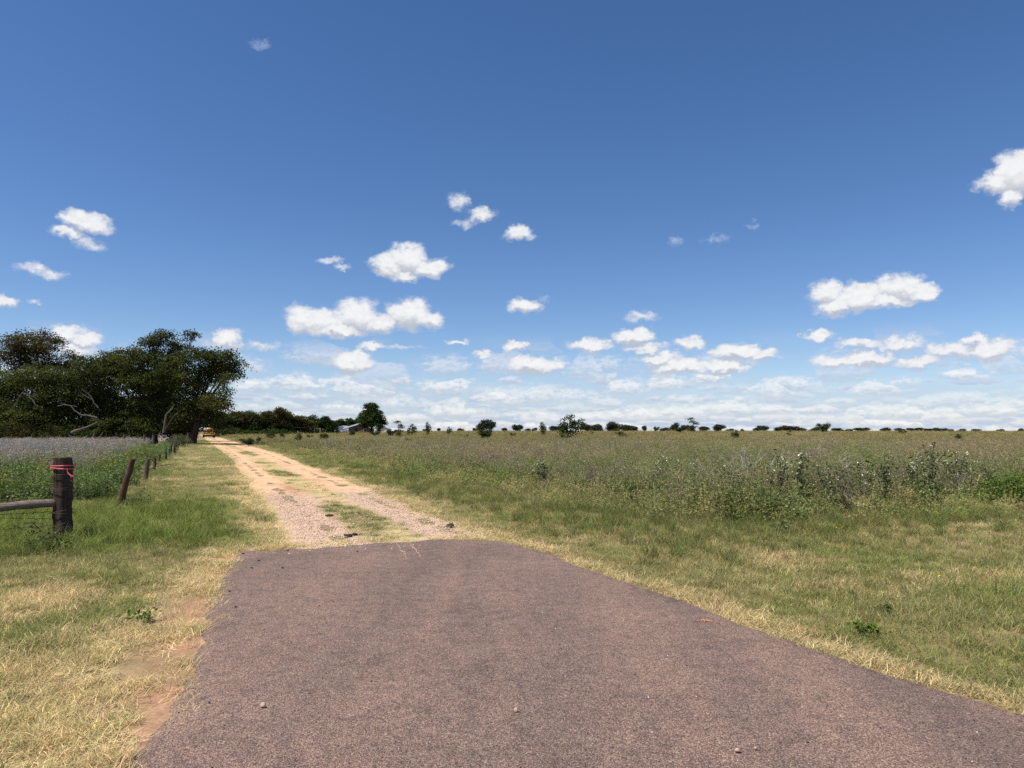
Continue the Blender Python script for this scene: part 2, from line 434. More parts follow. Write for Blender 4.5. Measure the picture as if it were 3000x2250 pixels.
def soil_material(name, rough_scale=(9.0, 60.0), bump=0.01):
    """Soil whose own colour per place comes with the mesh, broken up by grain and clods."""
    m, t, o = new_mat(name)
    tc = N(t, 'ShaderNodeTexCoord')
    at_ = N(t, 'ShaderNodeAttribute', attribute_name='soil')
    n1 = N(t, 'ShaderNodeTexNoise', i_Scale=rough_scale[0], i_Detail=6.0, i_Roughness=0.65); t.links.new(tc.outputs['Object'], n1.inputs['Vector'])
    n2 = N(t, 'ShaderNodeTexNoise', i_Scale=rough_scale[1], i_Detail=4.0, i_Roughness=0.7); t.links.new(tc.outputs['Object'], n2.inputs['Vector'])
    n3 = N(t, 'ShaderNodeTexNoise', i_Scale=1.3, i_Detail=4.0, i_Roughness=0.6); t.links.new(tc.outputs['Object'], n3.inputs['Vector'])
    c = tmix(t, 1.0, at_.outputs['Color'], ramp(t, n1.outputs[0], [(0.3, (0.78, 0.76, 0.74)), (0.7, (1.18, 1.16, 1.14))]), 'MULTIPLY')
    c = tmix(t, 1.0, c, ramp(t, n2.outputs[0], [(0.3, (0.80, 0.79, 0.78)), (0.7, (1.18, 1.17, 1.16))]), 'MULTIPLY')
    c = tmix(t, 1.0, c, ramp(t, n3.outputs[0], [(0.3, (0.9, 0.88, 0.86)), (0.7, (1.1, 1.1, 1.1))]), 'MULTIPLY')
    b = N(t, 'ShaderNodeBsdfPrincipled', i_Roughness=0.95); b.inputs['Specular IOR Level'].default_value = 0.1
    bu = N(t, 'ShaderNodeBump', i_Strength=0.8, i_Distance=bump); t.links.new(n1.outputs[0], bu.inputs['Height'])
    bu2 = N(t, 'ShaderNodeBump', i_Strength=0.6, i_Distance=bump * 0.3); t.links.new(n2.outputs[0], bu2.inputs['Height']); t.links.new(bu.outputs[0], bu2.inputs['Normal'])
    t.links.new(c, b.inputs['Base Color']); t.links.new(bu2.outputs[0], b.inputs['Normal'])
    t.links.new(b.outputs[0], o.inputs[0])
    return m
MAT = {}
MAT['asphalt'] = asphalt_material()
MAT['soil'] = soil_material('field_soil', (5.0, 40.0), 0.02)
MAT['dirt'] = soil_material('sandy_dirt', (7.0, 70.0), 0.012)
MAT['blade'] = leafy('grass_blade', (0.62, 0.66, 0.6), (1.36, 1.3, 1.3), 0.36, tint=True, spread=True)
MAT['straw'] = leafy('straw', (0.7, 0.68, 0.64), (1.25, 1.25, 1.25), 0.15, tint=True)
MAT['stone'] = leafy('stone_chips', (0.75, 0.75, 0.75), (1.2, 1.2, 1.2), 0.0, tint=True)
MAT['leaf_elm'] = leafy('elm_leaf', (0.024, 0.034, 0.010), (0.125, 0.138, 0.038), 0.3)
MAT['leaf_olive'] = leafy('olive_leaf', (0.040, 0.037, 0.014), (0.135, 0.118, 0.040), 0.3)
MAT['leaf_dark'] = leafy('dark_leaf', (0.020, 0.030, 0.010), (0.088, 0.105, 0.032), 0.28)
MAT['leaf_cotton'] = leafy('cottonwood_leaf', (0.016, 0.034, 0.010), (0.075, 0.112, 0.028), 0.28)
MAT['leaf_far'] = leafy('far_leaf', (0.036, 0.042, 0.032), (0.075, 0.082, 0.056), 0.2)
MAT['leaf_mesquite'] = leafy('mesquite_leaf', (0.030, 0.046, 0.014), (0.105, 0.125, 0.036), 0.32)
MAT['leaf_weed'] = leafy('weed_leaf', (0.060, 0.078, 0.028), (0.18, 0.195, 0.085), 0.3)
MAT['leaf_bright'] = leafy('bush_leaf', (0.06, 0.11, 0.02), (0.18, 0.26, 0.05), 0.35)
MAT['petal'] = leafy('white_petal', (0.50, 0.47, 0.32), (0.78, 0.74, 0.58), 0.2)
MAT['yellow_petal'] = leafy('yellow_petal', (0.72, 0.55, 0.03), (0.85, 0.72, 0.05), 0.2)
MAT['bark'] = plain('dark_bark', (0.040, 0.031, 0.025), 0.95, 0.4, 5.0, bump=0.05, spec=0.1, streak=(1, 1, .25))
MAT['bark_pale'] = plain('dead_wood', (0.125, 0.108, 0.094), 0.9, 0.3, 4.0, bump=0.02, spec=0.1, streak=(1, 1, .3))
MAT['stem'] = plain('weed_stem', (0.13, 0.14, 0.07), 0.9, 0.3, 8.0)
MAT['twig'] = plain('bleached_twig', (0.44, 0.39, 0.35), 0.9, 0.2, 12.0)
MAT['tie'] = plain('creosote_timber', (0.056, 0.035, 0.027), 0.85, 0.8, 9.0, bump=0.012, spec=0.2, streak=(3.2, 3.2, 0.28))
MAT['post_red'] = plain('old_cedar', (0.10, 0.055, 0.040), 0.9, 0.45, 12.0, bump=0.01, spec=0.1, streak=(3, 3, .35))
MAT['post_grey'] = plain('weathered_cedar', (0.13, 0.095, 0.075), 0.9, 0.4, 12.0, bump=0.01, spec=0.1, streak=(3, 3, .35))
MAT['rail'] = plain('weathered_rail', (0.17, 0.135, 0.105), 0.9, 0.55, 10.0, bump=0.012, spec=0.1, streak=(.3, 4, 4))
MAT['wire'] = plain('rusty_wire', (0.10, 0.075, 0.06), 0.7, 0.4, 30.0, metal=0.4)
MAT['pink'] = plain('pink_tape', (0.62, 0.10, 0.13), 0.5, 0.1, 20.0)
MAT['tee'] = plain('steel_stake', (0.022, 0.020, 0.020), 0.8, 0.4, 20.0)

# ------------------------------------------------------------------ ground
def col_attr(me, cols):
    a = me.attributes.new('soil', 'FLOAT_COLOR', 'POINT')
    a.data.foreach_set('color', np.c_[cols, np.ones(len(cols))].astype(np.float32).ravel())
def mix3(a, b, w):
    return np.asarray(a) * (1 - w)[:, None] + np.asarray(b) * w[:, None]
def tall_mask(u, v):
    """1 where the pasture stands uncut (beyond the mown verge east of the lane)."""
    wob = 0.55 * (fbm(u * 0.9, v * 0.9, 11) - 0.5) * 2
    edge_u = 6.45 + wob * 0.7
    edge_v = 8.9 + wob - 0.9 * sstep(8.5, 13, u) + 3.2 * sstep(8.2, 6.4, u)
    return sstep(-0.15, 0.35, np.minimum(u - edge_u, v - edge_v))
def weed_mask(u, v):
    """1 in the weedy paddock beyond the fence."""
    wob = (fbm(u * 0.5, v * 0.5, 23) - 0.5) * 2
    return sstep(-0.3, 0.4, np.minimum(-1.75 - u + 0.4 * wob, v - 18.2 + 1.2 * wob - 0.25 * np.minimum(0, u + 4)))
def edges_lane(v):
    left = 1.30 + 0.018 * np.minimum(np.maximum(v - 10, 0), 35) + 0.16 * (fbm(v * 0.55, v * 0 + 3.0, 31) - 0.5) * 2
    right = 4.22 + 0.030 * np.minimum(np.maximum(v - 10, 0), 45) + 0.26 * (fbm(v * 0.5, v * 0 + 9.0, 33) - 0.5) * 2
    return left, right
def edges_apron(v):
    left = -0.20 + 0.11 * np.clip(v - 3.9, 0, 6.2) + 0.13 * (fbm(v * 1.3, v * 0 + 1.0, 41) - 0.5) * 2 + 0.07 * (fbm(v * 7.0, v * 0 + 1.0, 42) - 0.5) * 2 - 0.16 * np.maximum(0, 3.4 - v) ** 1.3
    right = 4.25 + 0.07 * (fbm(v * 1.1, v * 0 + 5.0, 43) - 0.5) * 2 + 0.05 * (fbm(v * 6.0, v * 0 + 5.0, 45) - 0.5) * 2 + 0.14 * np.maximum(0, 3.6 - v) ** 1.5 - 1.0 * sstep(9.0, 10.25, v) ** 2
    return left, right
SOIL = dict(earth=(0.17, 0.115, 0.068), thatch=(0.24, 0.185, 0.095), pasture=(0.165, 0.138, 0.075), paddock=(0.22, 0.185, 0.17), red=(0.36, 0.21, 0.135), under=(0.05, 0.042, 0.03))
def spaced(lim, n, near):
    s = np.linspace(-1, 1, n); k = math.asinh(lim / near)
    return near * np.sinh(s * k)
gx, gy = spaced(9000, 360, 3.0), spaced(9000, 360, 3.0) + 9.0
X, Y = np.meshgrid(gx, gy); x, y = X.ravel(), Y.ravel()
u, v = uv_of(x, y)
cols = np.tile(SOIL['thatch'], (len(x), 1))
cols = mix3(cols, np.tile(SOIL['pasture'], (len(x), 1)), tall_mask(u, v))
cols = mix3(cols, np.tile(SOIL['paddock'], (len(x), 1)), weed_mask(u, v))
la, ra = edges_apron(v)
bare = sstep(0.55, 0.05, np.maximum(la - u, 0)) * sstep(10.6, 9.6, v) * (u < 2)
bare = np.maximum(bare, sstep(-2.4, -0.6, u) * sstep(4.2, 3.2, v) * (u < 1.5))
cols = mix3(cols, np.tile(SOIL['red'], (len(x), 1)), bare * (0.55 + 0.45 * sstep(.35, .6, fbm(u * 2, v * 2, 61))))
big = fbm(x / 60.0, y / 60.0, 77)
cols = cols * (0.85 + 0.3 * big)[:, None]
nx, ny = len(gx), len(gy)
i, j = np.meshgrid(np.arange(ny - 1), np.arange(nx - 1), indexing='ij')
faces = np.stack([i * nx + j, i * nx + j + 1, (i + 1) * nx + j + 1, (i + 1) * nx + j], -1).reshape(-1, 4)
micro = 0.015 * (fbm(x * 1.7, y * 1.7, 91) - 0.5) * sstep(60, 20, np.hypot(x, y))
ground = MB().add(np.c_[x, y, ground_z(x, y) + micro - 0.012], faces).build('ground', MAT['soil'], smooth=True)
col_attr(ground.data, cols)
tag(ground, 'flat dry prairie soil reaching to the horizon', 'ground', kind='structure')

def strip(name, v_list, nu, edges, zoff, colour, mat, label, cat, crown=0.0, drop=0.03):
    vs = np.asarray(v_list); l, r = edges(vs)
    s = np.linspace(0, 1, nu)
    U = l[:, None] * (1 - s) + r[:, None] * s
    Vv = np.repeat(vs[:, None], nu, 1)
    Vv = Vv + (0.0 if name == 'dirt_lane' else 1.0) * sstep(9.3, 10.2, Vv) * (0.16 * (fbm(U * 1.4, U * 0 + 2.0, 47) - 0.5) * 2 + 0.07 * (fbm(U * 7.0, U * 0 + 2.0, 48) - 0.5) * 2)
    u_, v_ = U.ravel(), Vv.ravel()
    x_, y_ = xy_of(u_, v_)
    z_ = ground_z(x_, y_) + zoff + (crown * (1 - (2 * s - 1) ** 2)[None, :] * np.ones_like(U)).ravel()
    edge = np.zeros_like(U); edge[:, 0] = edge[:, -1] = 1; edge[-1, :] = 1
    z_ = z_ - edge.ravel() * drop
    if name == 'dirt_lane':
        z_ = z_ - 0.016 * np.exp(-((u_ - 2.0 - 0.012 * (v_ - 10)) / 0.33) ** 2) - 0.016 * np.exp(-((u_ - 3.75 - 0.022 * np.minimum(v_ - 10, 40)) / 0.36) ** 2) + 0.008 * (fbm(u_ * 3, v_ * 3, 13) - 0.5)
    n = len(vs)
    i, j = np.meshgrid(np.arange(n - 1), np.arange(nu - 1), indexing='ij')
    f = np.stack([i * nu + j, i * nu + j + 1, (i + 1) * nu + j + 1, (i + 1) * nu + j], -1).reshape(-1, 4)
    o = MB().add(np.c_[x_, y_, z_], f).build(name, mat, smooth=True)
    col_attr(o.data, colour(u_, v_))
    return tag(o, label, cat, kind='structure')
def lane_colour(u, v):
    sand = np.tile((0.60, 0.40, 0.245), (len(u), 1)); red = np.tile((0.47, 0.26, 0.155), (len(u), 1))
    straw = np.tile((0.46, 0.37, 0.18), (len(u), 1)); grav = np.tile((0.52, 0.37, 0.265), (len(u), 1)); green = np.tile((0.16, 0.14, 0.06), (len(u), 1))
    c = mix3(sand, red, sstep(0.48, 0.70, fbm(u * 1.2, v * 0.5, 5)) * sstep(45, 18, v))
    c = mix3(c, grav, sstep(20.5, 17.5, v + 2.0 * (fbm(u * 1.5, v * 0 + 1, 6) - 0.5)))
    mid = 2.75 + 0.018 * np.minimum(np.maximum(v - 10, 0), 40)
    strip_w = sstep(0.60, 0.20, np.abs(u - mid)) * sstep(0.30, 0.48, fbm(u * 1.2, v * 0.55, 8) + 0.04)
    c = mix3(c, straw, strip_w * 0.9)
    c = mix3(c, green, strip_w * sstep(0.50, 0.64, fbm(u * 1.0 + 4, v * 0.4, 9)))
    l, r = edges_lane(v)
    c = mix3(c, straw, np.maximum(sstep(0.25, 0.0, u - l), sstep(0.3, 0.0, r - u)) * 0.7)
    return c
vl = np.concatenate([np.arange(10.0, 45, 0.18), np.arange(45, 120, 0.6), np.arange(120, 330, 3.0)])
lane = strip('dirt_lane', vl, 34, edges_lane, 0.004, lane_colour, MAT['dirt'], 'orange sandy two-rut lane running straight to the trees', 'dirt lane')
va = np.concatenate([np.arange(-14, 0, 0.5), np.arange(0, 10.2, 0.08)])
apron = strip('asphalt_apron', va, 50, edges_apron, 0.012, lambda u, v: np.tile((0.2, 0.2, 0.2), (len(u), 1)), MAT['asphalt'], 'worn reddish grey chip-seal road apron ending at the dirt lane', 'road')

# ------------------------------------------------------------------ scattered vegetation (stuff)
def blades(mb, n, R, h, w, lean, seg=2, curve=0.5, rnd=None):
    """n tapering grass blades rooted in a disc of radius R."""
    a = rng.random(n) * 2 * math.pi; rr = R * np.sqrt(rng.random(n))
    base = np.c_[np.cos(a) * rr, np.sin(a) * rr, np.zeros(n)]
    d = rng.random(n) * 2 * math.pi
    out_ = np.c_[np.cos(d), np.sin(d), np.zeros(n)]
    side = np.c_[-np.sin(d), np.cos(d), np.zeros(n)]
    H = h[0] + (h[1] - h[0]) * rng.random(n); L = lean[0] + (lean[1] - lean[0]) * rng.random(n)
    W = w * (0.7 + 0.6 * rng.random(n)); rv = rng.random(n) if rnd is None else np.clip(rnd[0] + (rnd[1] - rnd[0]) * rng.random(n), 0, 1)
    tw = (rng.random(n) - 0.5) * 2.4
    side = side * np.cos(tw)[:, None] + out_ * np.sin(tw)[:, None]
    rows = []
    for k in range(seg + 1):
        t = k / seg
        c = base + out_ * (H * L * t ** (1 + curve))[:, None]
        c[:, 2] += H * (t - 0.28 * L * t ** 2)
        ww = W * (1 - t) ** 0.6 * 0.5
        if k < seg: rows += [c - side * ww[:, None], c + side * ww[:, None]]
        else: rows += [c]
    V = np.stack(rows, 1)                         # n, 2*seg+1, 3
    m = 2 * seg + 1
    o = np.arange(n)[:, None] * m
    quads = [o + np.array([[2 * k, 2 * k + 1, 2 * k + 3, 2 * k + 2]]) for k in range(seg - 1)]
    R_ = np.repeat(rv, m)
    start = mb.n
    mb.add(V.reshape(-1, 3), np.vstack(quads) if quads else np.zeros((0, 4), int), R_)
    tri = o + np.array([[2 * seg - 2, 2 * seg - 1, 2 * seg]])
    mb.f.append(tri + start)
    return mb
def leaves(mb, C, size, rnd, aspect=0.5, up=0.35, droop=0.0):
    """Pointed leaf faces (rhombus) centred at C."""
    n = len(C)
    nrm = rng.normal(size=(n, 3)); nrm[:, 2] = np.abs(nrm[:, 2]) + up * 2
    nrm /= np.linalg.norm(nrm, axis=1)[:, None]
    t = np.cross(nrm, rng.normal(size=(n, 3))); t /= np.linalg.norm(t, axis=1)[:, None] + 1e-9
    if droop: t[:, 2] -= droop; t /= np.linalg.norm(t, axis=1)[:, None]
    b = np.cross(nrm, t)
    s = (np.asarray(size) * (0.7 + 0.6 * rng.random(n)))[:, None] if np.isscalar(size) else size[:, None]
    V = np.stack([C - t * s * 0.5, C + b * s * aspect * 0.5, C + t * s * 0.5, C - b * s * aspect * 0.5], 1)
    f = np.arange(n)[:, None] * 4 + np.arange(4)[None]
    return mb.add(V.reshape(-1, 3), f, np.repeat(rnd if not np.isscalar(rnd) else np.full(n, rnd), 4))
protos = {}
def proto(kind, k, mb, mat):
    c = protos.setdefault(kind, bpy.data.collections.new('source_' + kind))
    c.objects.link(bpy.data.objects.new('%s_piece_%02d' % (kind, k), mb.mesh(kind + '_piece', mat)))
for k in range(5):
    proto('lawn', k, blades(MB(), 46, 0.11, (0.03, 0.085), 0.0042, (0.5, 1.9)), MAT['blade'])
    m = blades(MB(), 26, 0.12, (0.04, 0.09), 0.004, (0.9, 2.0), 3, 0.2); blades(m, 18, 0.12, (0.02, 0.06), 0.004, (0.8, 2.2))
    proto('straw', k, m, MAT['straw'])
    proto('tuft', k, blades(MB(), 44, 0.09, (0.14, 0.36), 0.0055, (0.25, 1.0), 3, 0.8), MAT['blade'])
    m = blades(MB(), 26, 0.14, (0.22, 0.5), 0.006, (0.2, 0.8), 3, 0.7, rnd=(0.0, 0.7))
    n = 11
    for q in range(n):                            # seeding stalks
        a, r = random.random() * 6.28, 0.13 * math.sqrt(random.random()); h = random.uniform(0.45, 0.85); d = random.random() * 6.28; l = random.uniform(.05, .3) * h
        p = np.array([[math.cos(a) * r + math.cos(d) * l * t ** 1.7, math.sin(a) * r + math.sin(d) * l * t ** 1.7, h * t] for t in (0, .5, .82, 1)])
        m.tube(p, [0.0018, 0.0015, 0.0012, 0.0008], 3, 0.55, cap=False)
        C = p[2] + (p[3] - p[2]) * rng.random((9, 1)) + rng.normal(size=(9, 3)) * 0.008
        leaves(m, C, 0.03, rng.uniform(0.6, 1.0, 9), 0.3, 0.0)
    proto('pasture', k, m, MAT['blade'])
    m = MB()
    for q in range(9):                            # leafy weeds
        a, r = random.random() * 6.28, 0.16 * math.sqrt(random.random()); h = random.uniform(0.3, 0.75); d = random.random() * 6.28; l = random.uniform(.1, .35) * h
        p = np.array([[math.cos(a) * r + math.cos(d) * l * t, math.sin(a) * r + math.sin(d) * l * t, h * t] for t in (0, .5, 1)])
        m.tube(p, [0.004, 0.003, 0.002], 3, 0.3, cap=False)
        tt = rng.random((22, 1)) ** 0.7
        leaves(m, p[0] + (p[2] - p[0]) * tt + rng.normal(size=(22, 3)) * 0.045, 0.055, rng.random(22), 0.45, 0.3)
    proto('weed', k, m, MAT['blade'])
    m = MB()
    for q in range(9):                            # dry twiggy stems with seed
        a, r = random.random() * 6.28, 0.2 * math.sqrt(random.random()); h = random.uniform(0.45, 0.95); d = random.random() * 6.28; l = random.uniform(.05, .3) * h
        b0 = np.array([math.cos(a) * r, math.sin(a) * r, 0]); tip = b0 + np.array([math.cos(d) * l, math.sin(d) * l, h])
        m.tube([b0, (b0 + tip) / 2, tip], [0.003, 0.0025, 0.0015], 3, 0.45, cap=False)
        for z in range(5):
            s0 = b0 + (tip - b0) * random.uniform(.35, .9); e = s0 + np.array([random.gauss(0, .08), random.gauss(0, .08), random.uniform(.08, .2)])
            m.tube([s0, e], [0.0016, 0.001], 3, 0.5, cap=False)
            leaves(m, s0 + (e - s0) * rng.random((6, 1)) + rng.normal(size=(6, 3)) * 0.01, 0.026, rng.random(6), 0.6, 0.0)
    proto('dryweed', k, m, MAT['blade'])
    for nm in ('stone',):
        m = MB(); th = np.arange(6) * math.pi / 3
        lay = [np.c_[np.cos(th) * r, np.sin(th) * r, np.full(6, z)] * (0.8 + 0.4 * rng.random((6, 1))) for r, z in ((.42, -.1), (.5, .12), (.3, .34))]
        V = np.vstack(lay + [[[0.05, 0, .42]]])
        f = [[a * 6 + q, a * 6 + (q + 1) % 6, (a + 1) * 6 + (q + 1) % 6, (a + 1) * 6 + q] for a in range(2) for q in range(6)]
        m.add(V, f, rng.random(19)); m.f.append(np.array([[12 + q, 12 + (q + 1) % 6, 18] for q in range(6)]))
        proto('stone', k, m, MAT['stone'])

for k in range(5):
    m = MB()
    for q in range(3):
        p = np.array([random.gauss(0, .1), random.gauss(0, .1), random.uniform(.35, .7)])
        m.tube([p * [1, 1, 0], p], [.002, .0015], 3, .1, cap=False); leaves(m, p + rng.normal(size=(5, 3)) * .012, .022, rng.uniform(.6, 1, 5), .8, .7)
    proto('bloom', k, m, MAT['straw'])

def scatter_group(kind):
    g = bpy.data.node_groups.new('scatter_' + kind, 'GeometryNodeTree')
    g.interface.new_socket('Geometry', in_out='INPUT', socket_type='NodeSocketGeometry')
    g.interface.new_socket('Geometry', in_out='OUTPUT', socket_type='NodeSocketGeometry')
    gi, go = g.nodes.new('NodeGroupInput'), g.nodes.new('NodeGroupOutput')
    ci = g.nodes.new('GeometryNodeCollectionInfo'); ci.inputs['Collection'].default_value = protos[kind]
    ci.inputs['Separate Children'].default_value = True; ci.inputs['Reset Children'].default_value = True
    ip = g.nodes.new('GeometryNodeInstanceOnPoints'); ip.inputs['Pick Instance'].default_value = True
    def named(nm, ty):
        n = g.nodes.new('GeometryNodeInputNamedAttribute'); n.data_type = ty; n.inputs['Name'].default_value = nm
        return n.outputs[0]
    g.links.new(gi.outputs[0], ip.inputs['Points']); g.links.new(ci.outputs[0], ip.inputs['Instance'])
    g.links.new(named('pick', 'INT'), ip.inputs['Instance Index'])
    e2r = g.nodes.new('FunctionNodeEulerToRotation'); g.links.new(named('rot', 'FLOAT_VECTOR'), e2r.inputs[0])
    g.links.new(e2r.outputs[0], ip.inputs['Rotation'])
    g.links.new(named('size', 'FLOAT_VECTOR'), ip.inputs['Scale'])
    g.links.new(ip.outputs[0], go.inputs[0])
    return g
def scatter(name, kind, P, size, tint, label, cat, tilt=0.12):
    n = len(P)
    me = bpy.data.meshes.new(name)
    me.vertices.add(n); me.vertices.foreach_set('co', np.asarray(P, np.float32).ravel())
    def attr(nm, ty, key, data):
        a = me.attributes.new(nm, ty, 'POINT'); a.data.foreach_set(key, data)
    attr('pick', 'INT', 'value', rng.integers(0, 5, n).astype(np.int32))
    attr('rot', 'FLOAT_VECTOR', 'vector', np.c_[rng.normal(size=(n, 2)) * tilt, rng.random(n) * 6.283].astype(np.float32).ravel())
    attr('size', 'FLOAT_VECTOR', 'vector', np.asarray(size, np.float32).ravel())
    attr('tint', 'FLOAT_COLOR', 'color', np.c_[np.clip(tint, 0, 1), np.ones(n)].astype(np.float32).ravel())
    o = bpy.data.objects.new(name, me); scene.collection.objects.link(o)
    md = o.modifiers.new('scatter', 'NODES'); md.node_group = scatter_group(kind)
    return tag(o, label, cat, kind='stuff')
def rings(table, half=50.0):
    """Random ground points in a wedge in front of the viewpoint: (r0, r1, per square metre, spread)."""
    xs, ys, sp = [], [], []
    for r0, r1, dn, s in table:
        area = math.radians(2 * half) / 2 * (r1 ** 2 - r0 ** 2)
        n = int(area * dn)
        r = np.sqrt(r0 ** 2 + (r1 ** 2 - r0 ** 2) * rng.random(n)); a = (rng.random(n) * 2 - 1) * math.radians(half)
        xs.append(np.sin(a) * r); ys.append(np.cos(a) * r); sp.append(np.full(n, s))
    return np.concatenate(xs), np.concatenate(ys), np.concatenate(sp)
def lay(x, y): return np.c_[x, y, ground_z(x, y) - 0.008]
def jitter(c, amt): return c * (1 + amt * (rng.random((len(c), 1)) - 0.5) * 2) * (1 + 0.03 * rng.normal(size=c.shape))
GREEN, LIME, OLIVE, STRAW, TAN, BROWN = (0.175, 0.215, 0.062), (0.20, 0.265, 0.06), (0.245, 0.245, 0.10), (0.58, 0.475, 0.25), (0.42, 0.345, 0.18), (0.24, 0.17, 0.09)

def surfaces(u, v):
    """(on asphalt, on bare lane, on the lane's middle strip)"""
    la, ra = edges_apron(v); ll, lr = edges_lane(v)
    asph = (v < 10.05) & (u > la + 0.02) & (u < ra - 0.02)
    mid = 2.75 + 0.018 * np.minimum(np.maximum(v - 10, 0), 40)
    lane_ = (v >= 10.05) & (u > ll + 0.04) & (u < lr - 0.05)
    strip_ = lane_ & (np.abs(u - mid) < 0.46)
    return asph, lane_, strip_
def dryness(u, v):
    la, ra = edges_apron(v); ll, lr = edges_lane(v)
    n = fbm(u * 0.75, v * 0.75, 51)
    d = 0.27 + 1.5 * (n - 0.5)
    left = u < 2.7
    d = np.where(left, d + 0.50 * sstep(7.4, 4.4, v + 0.35 * u) * sstep(-7, -1.5, u), d - 0.10)
    d = d + np.where(left & (v < 10.6), 0.85 * sstep(0.95, 0.10, la - u), 0) + np.where(~left & (v < 10.2), 0.9 * sstep(0.55, 0.02, u - ra), 0)
    d = d + np.where(left & (v >= 9.8), 0.85 * sstep(0.75, 0.05, ll - u) * sstep(40, 12, v), 0) + np.where(~left & (v >= 9.8), 0.8 * sstep(0.7, 0.05, u - lr) * sstep(45, 12, v), 0)
    lush = sstep(10.4, 11.6, v) * sstep(25, 15, v) * sstep(1.0, 0.2, u) * sstep(-5.5, -2.5, u)
    d = d - 0.62 * lush * left
    d = d + 0.06 * sstep(20, 30, v) * left
    return np.clip(d, 0, 1)

# short mown grass on the verges
x, y, sp = rings([(1.6, 5, 165, 1.0), (5, 8, 125, 1.05), (8, 12, 85, 1.15), (12, 18, 46, 1.4), (18, 28, 22, 1.9), (28, 45, 9, 2.8), (45, 75, 3.4, 4.2), (75, 130, 1.1, 6.5), (130, 240, .3, 10)])
u, v = uv_of(x, y)
asph, lane_, strip_ = surfaces(u, v)
tm, wm = tall_mask(u, v), weed_mask(u, v)
keep = ~asph & ~lane_ & (tm < 0.85) & (wm < 0.8)
la, _ = edges_apron(v)
bare = (la - u < 0.55) & (la - u > -0.1) & (v < 10) & (fbm(u * 1.6, v * 1.1, 71) > 0.575)
bare |= (u < 1.2) & (u > -1.7) & (v < 3.6 + 0.7 * (fbm(u * 2, v * 2, 63) - .5))
keep &= ~(bare & (rng.random(len(x)) < 0.85))
x, y, sp, u, v = x[keep], y[keep], sp[keep], u[keep], v[keep]
dr = dryness(u, v)
pat = fbm(u * 0.5 + 7, v * 0.5, 81)
live = mix3(mix3(np.tile(GREEN, (len(x), 1)), np.tile(OLIVE, (len(x), 1)), sstep(0.4, 0.62, pat)), np.tile(LIME, (len(x), 1)), sstep(10.4, 12, v) * sstep(22, 15, v) * (u < 1) * 0.8)
dead = mix3(np.tile(STRAW, (len(x), 1)), np.tile(TAN, (len(x), 1)), np.clip(0.15 + 0.9 * fbm(u, v, 83) * (u > 4), 0, 1))
isdry = rng.random(len(x)) < sstep(0.15, 0.95, dr)
c = np.where(isdry[:, None], dead, live)
c = mix3(c, np.tile(TAN, (len(x), 1)), 0.16 * np.ones(len(x)))
hgt = (0.65 + 0.7 * rng.random(len(x))) * (1.0 + 0.35 * sstep(0.5, 1.6, np.where(u > 4, u - 4.2, la[keep] - u)))
scatter('verge_grass', 'lawn', lay(x, y), np.c_[sp, sp, hgt], jitter(c, 0.25), 'short patchy green and dry grass on the mown verges', 'grass')

# straw lying along the edges of asphalt and lane, and on the lane's middle strip
x, y, sp = rings([(1.6, 5, 110, 1.0), (5, 8, 80, 1.05), (8, 12, 60, 1.15), (12, 18, 34, 1.4), (18, 28, 15, 1.9), (28, 45, 6, 2.6), (45, 80, 1.6, 3.6)])
u, v = uv_of(x, y)
asph, lane_, strip_ = surfaces(u, v)
la, ra = edges_apron(v); ll, lr = edges_lane(v)
w = np.where(~asph & ~lane_, sstep(0.42, 1.0, dryness(u, v)) * 0.9, 0.0)
w = np.where(asph & (v > 3.4), 0.9 * np.maximum(sstep(0.22, 0.0, u - la) * sstep(0.40, 0.6, fbm(u * 2.5, v * 2.0, 44)), sstep(0.05, 0.0, ra - u)) , w)
w = np.where(asph & (v > 9.6), np.maximum(w, 0.25 * sstep(9.9, 10.05, v) * (u < 2.2)), w)
w = np.where(lane_, np.maximum(0.8 * sstep(0.34, 0.02, u - ll), 0.75 * sstep(0.5, 0.02, lr - u)), w)
w = np.where(lane_ & (v < 10.7) & (fbm(u * 1.3, v * 0 + 5, 15) > 0.42), np.maximum(w, 0.9 * sstep(10.75, 10.2, v)), w)
w = np.where(strip_, np.maximum(w, 0.8 * sstep(0.36, 0.55, fbm(u * 1.2, v * 0.55, 8) + 0.04)), w)
w = w * (tall_mask(u, v) < 0.4) * (weed_mask(u, v) < 0.4)
bare = (la - u < 0.5) & (la - u > -0.1) & (v < 10) & (fbm(u * 1.6, v * 1.1, 71) > 0.575)
bare |= (u < 1.2) & (u > -1.7) & (v < 3.6 + 0.7 * (fbm(u * 2, v * 2, 63) - .5))
keep = rng.random(len(x)) < w * np.where(bare, 0.08, 1.0)
x, y, sp, u, v = x[keep], y[keep], sp[keep], u[keep], v[keep]
c = mix3(np.tile(STRAW, (len(x), 1)), np.tile((0.68, 0.55, 0.28), (len(x), 1)), fbm(u * 1.5, v * 1.5, 19))
P = lay(x, y); a_, l_, s_ = surfaces(u, v); P[:, 2] += np.where(a_, 0.02, np.where(l_, 0.01, 0.0))
sp = np.where(a_, sp * 0.55, sp)
scatter('dry_straw', 'straw', P, np.c_[sp, sp, (0.35 + 0.35 * rng.random(len(x)))], jitter(c, 0.2), 'pale yellow straw lying along the asphalt and lane edges', 'straw')

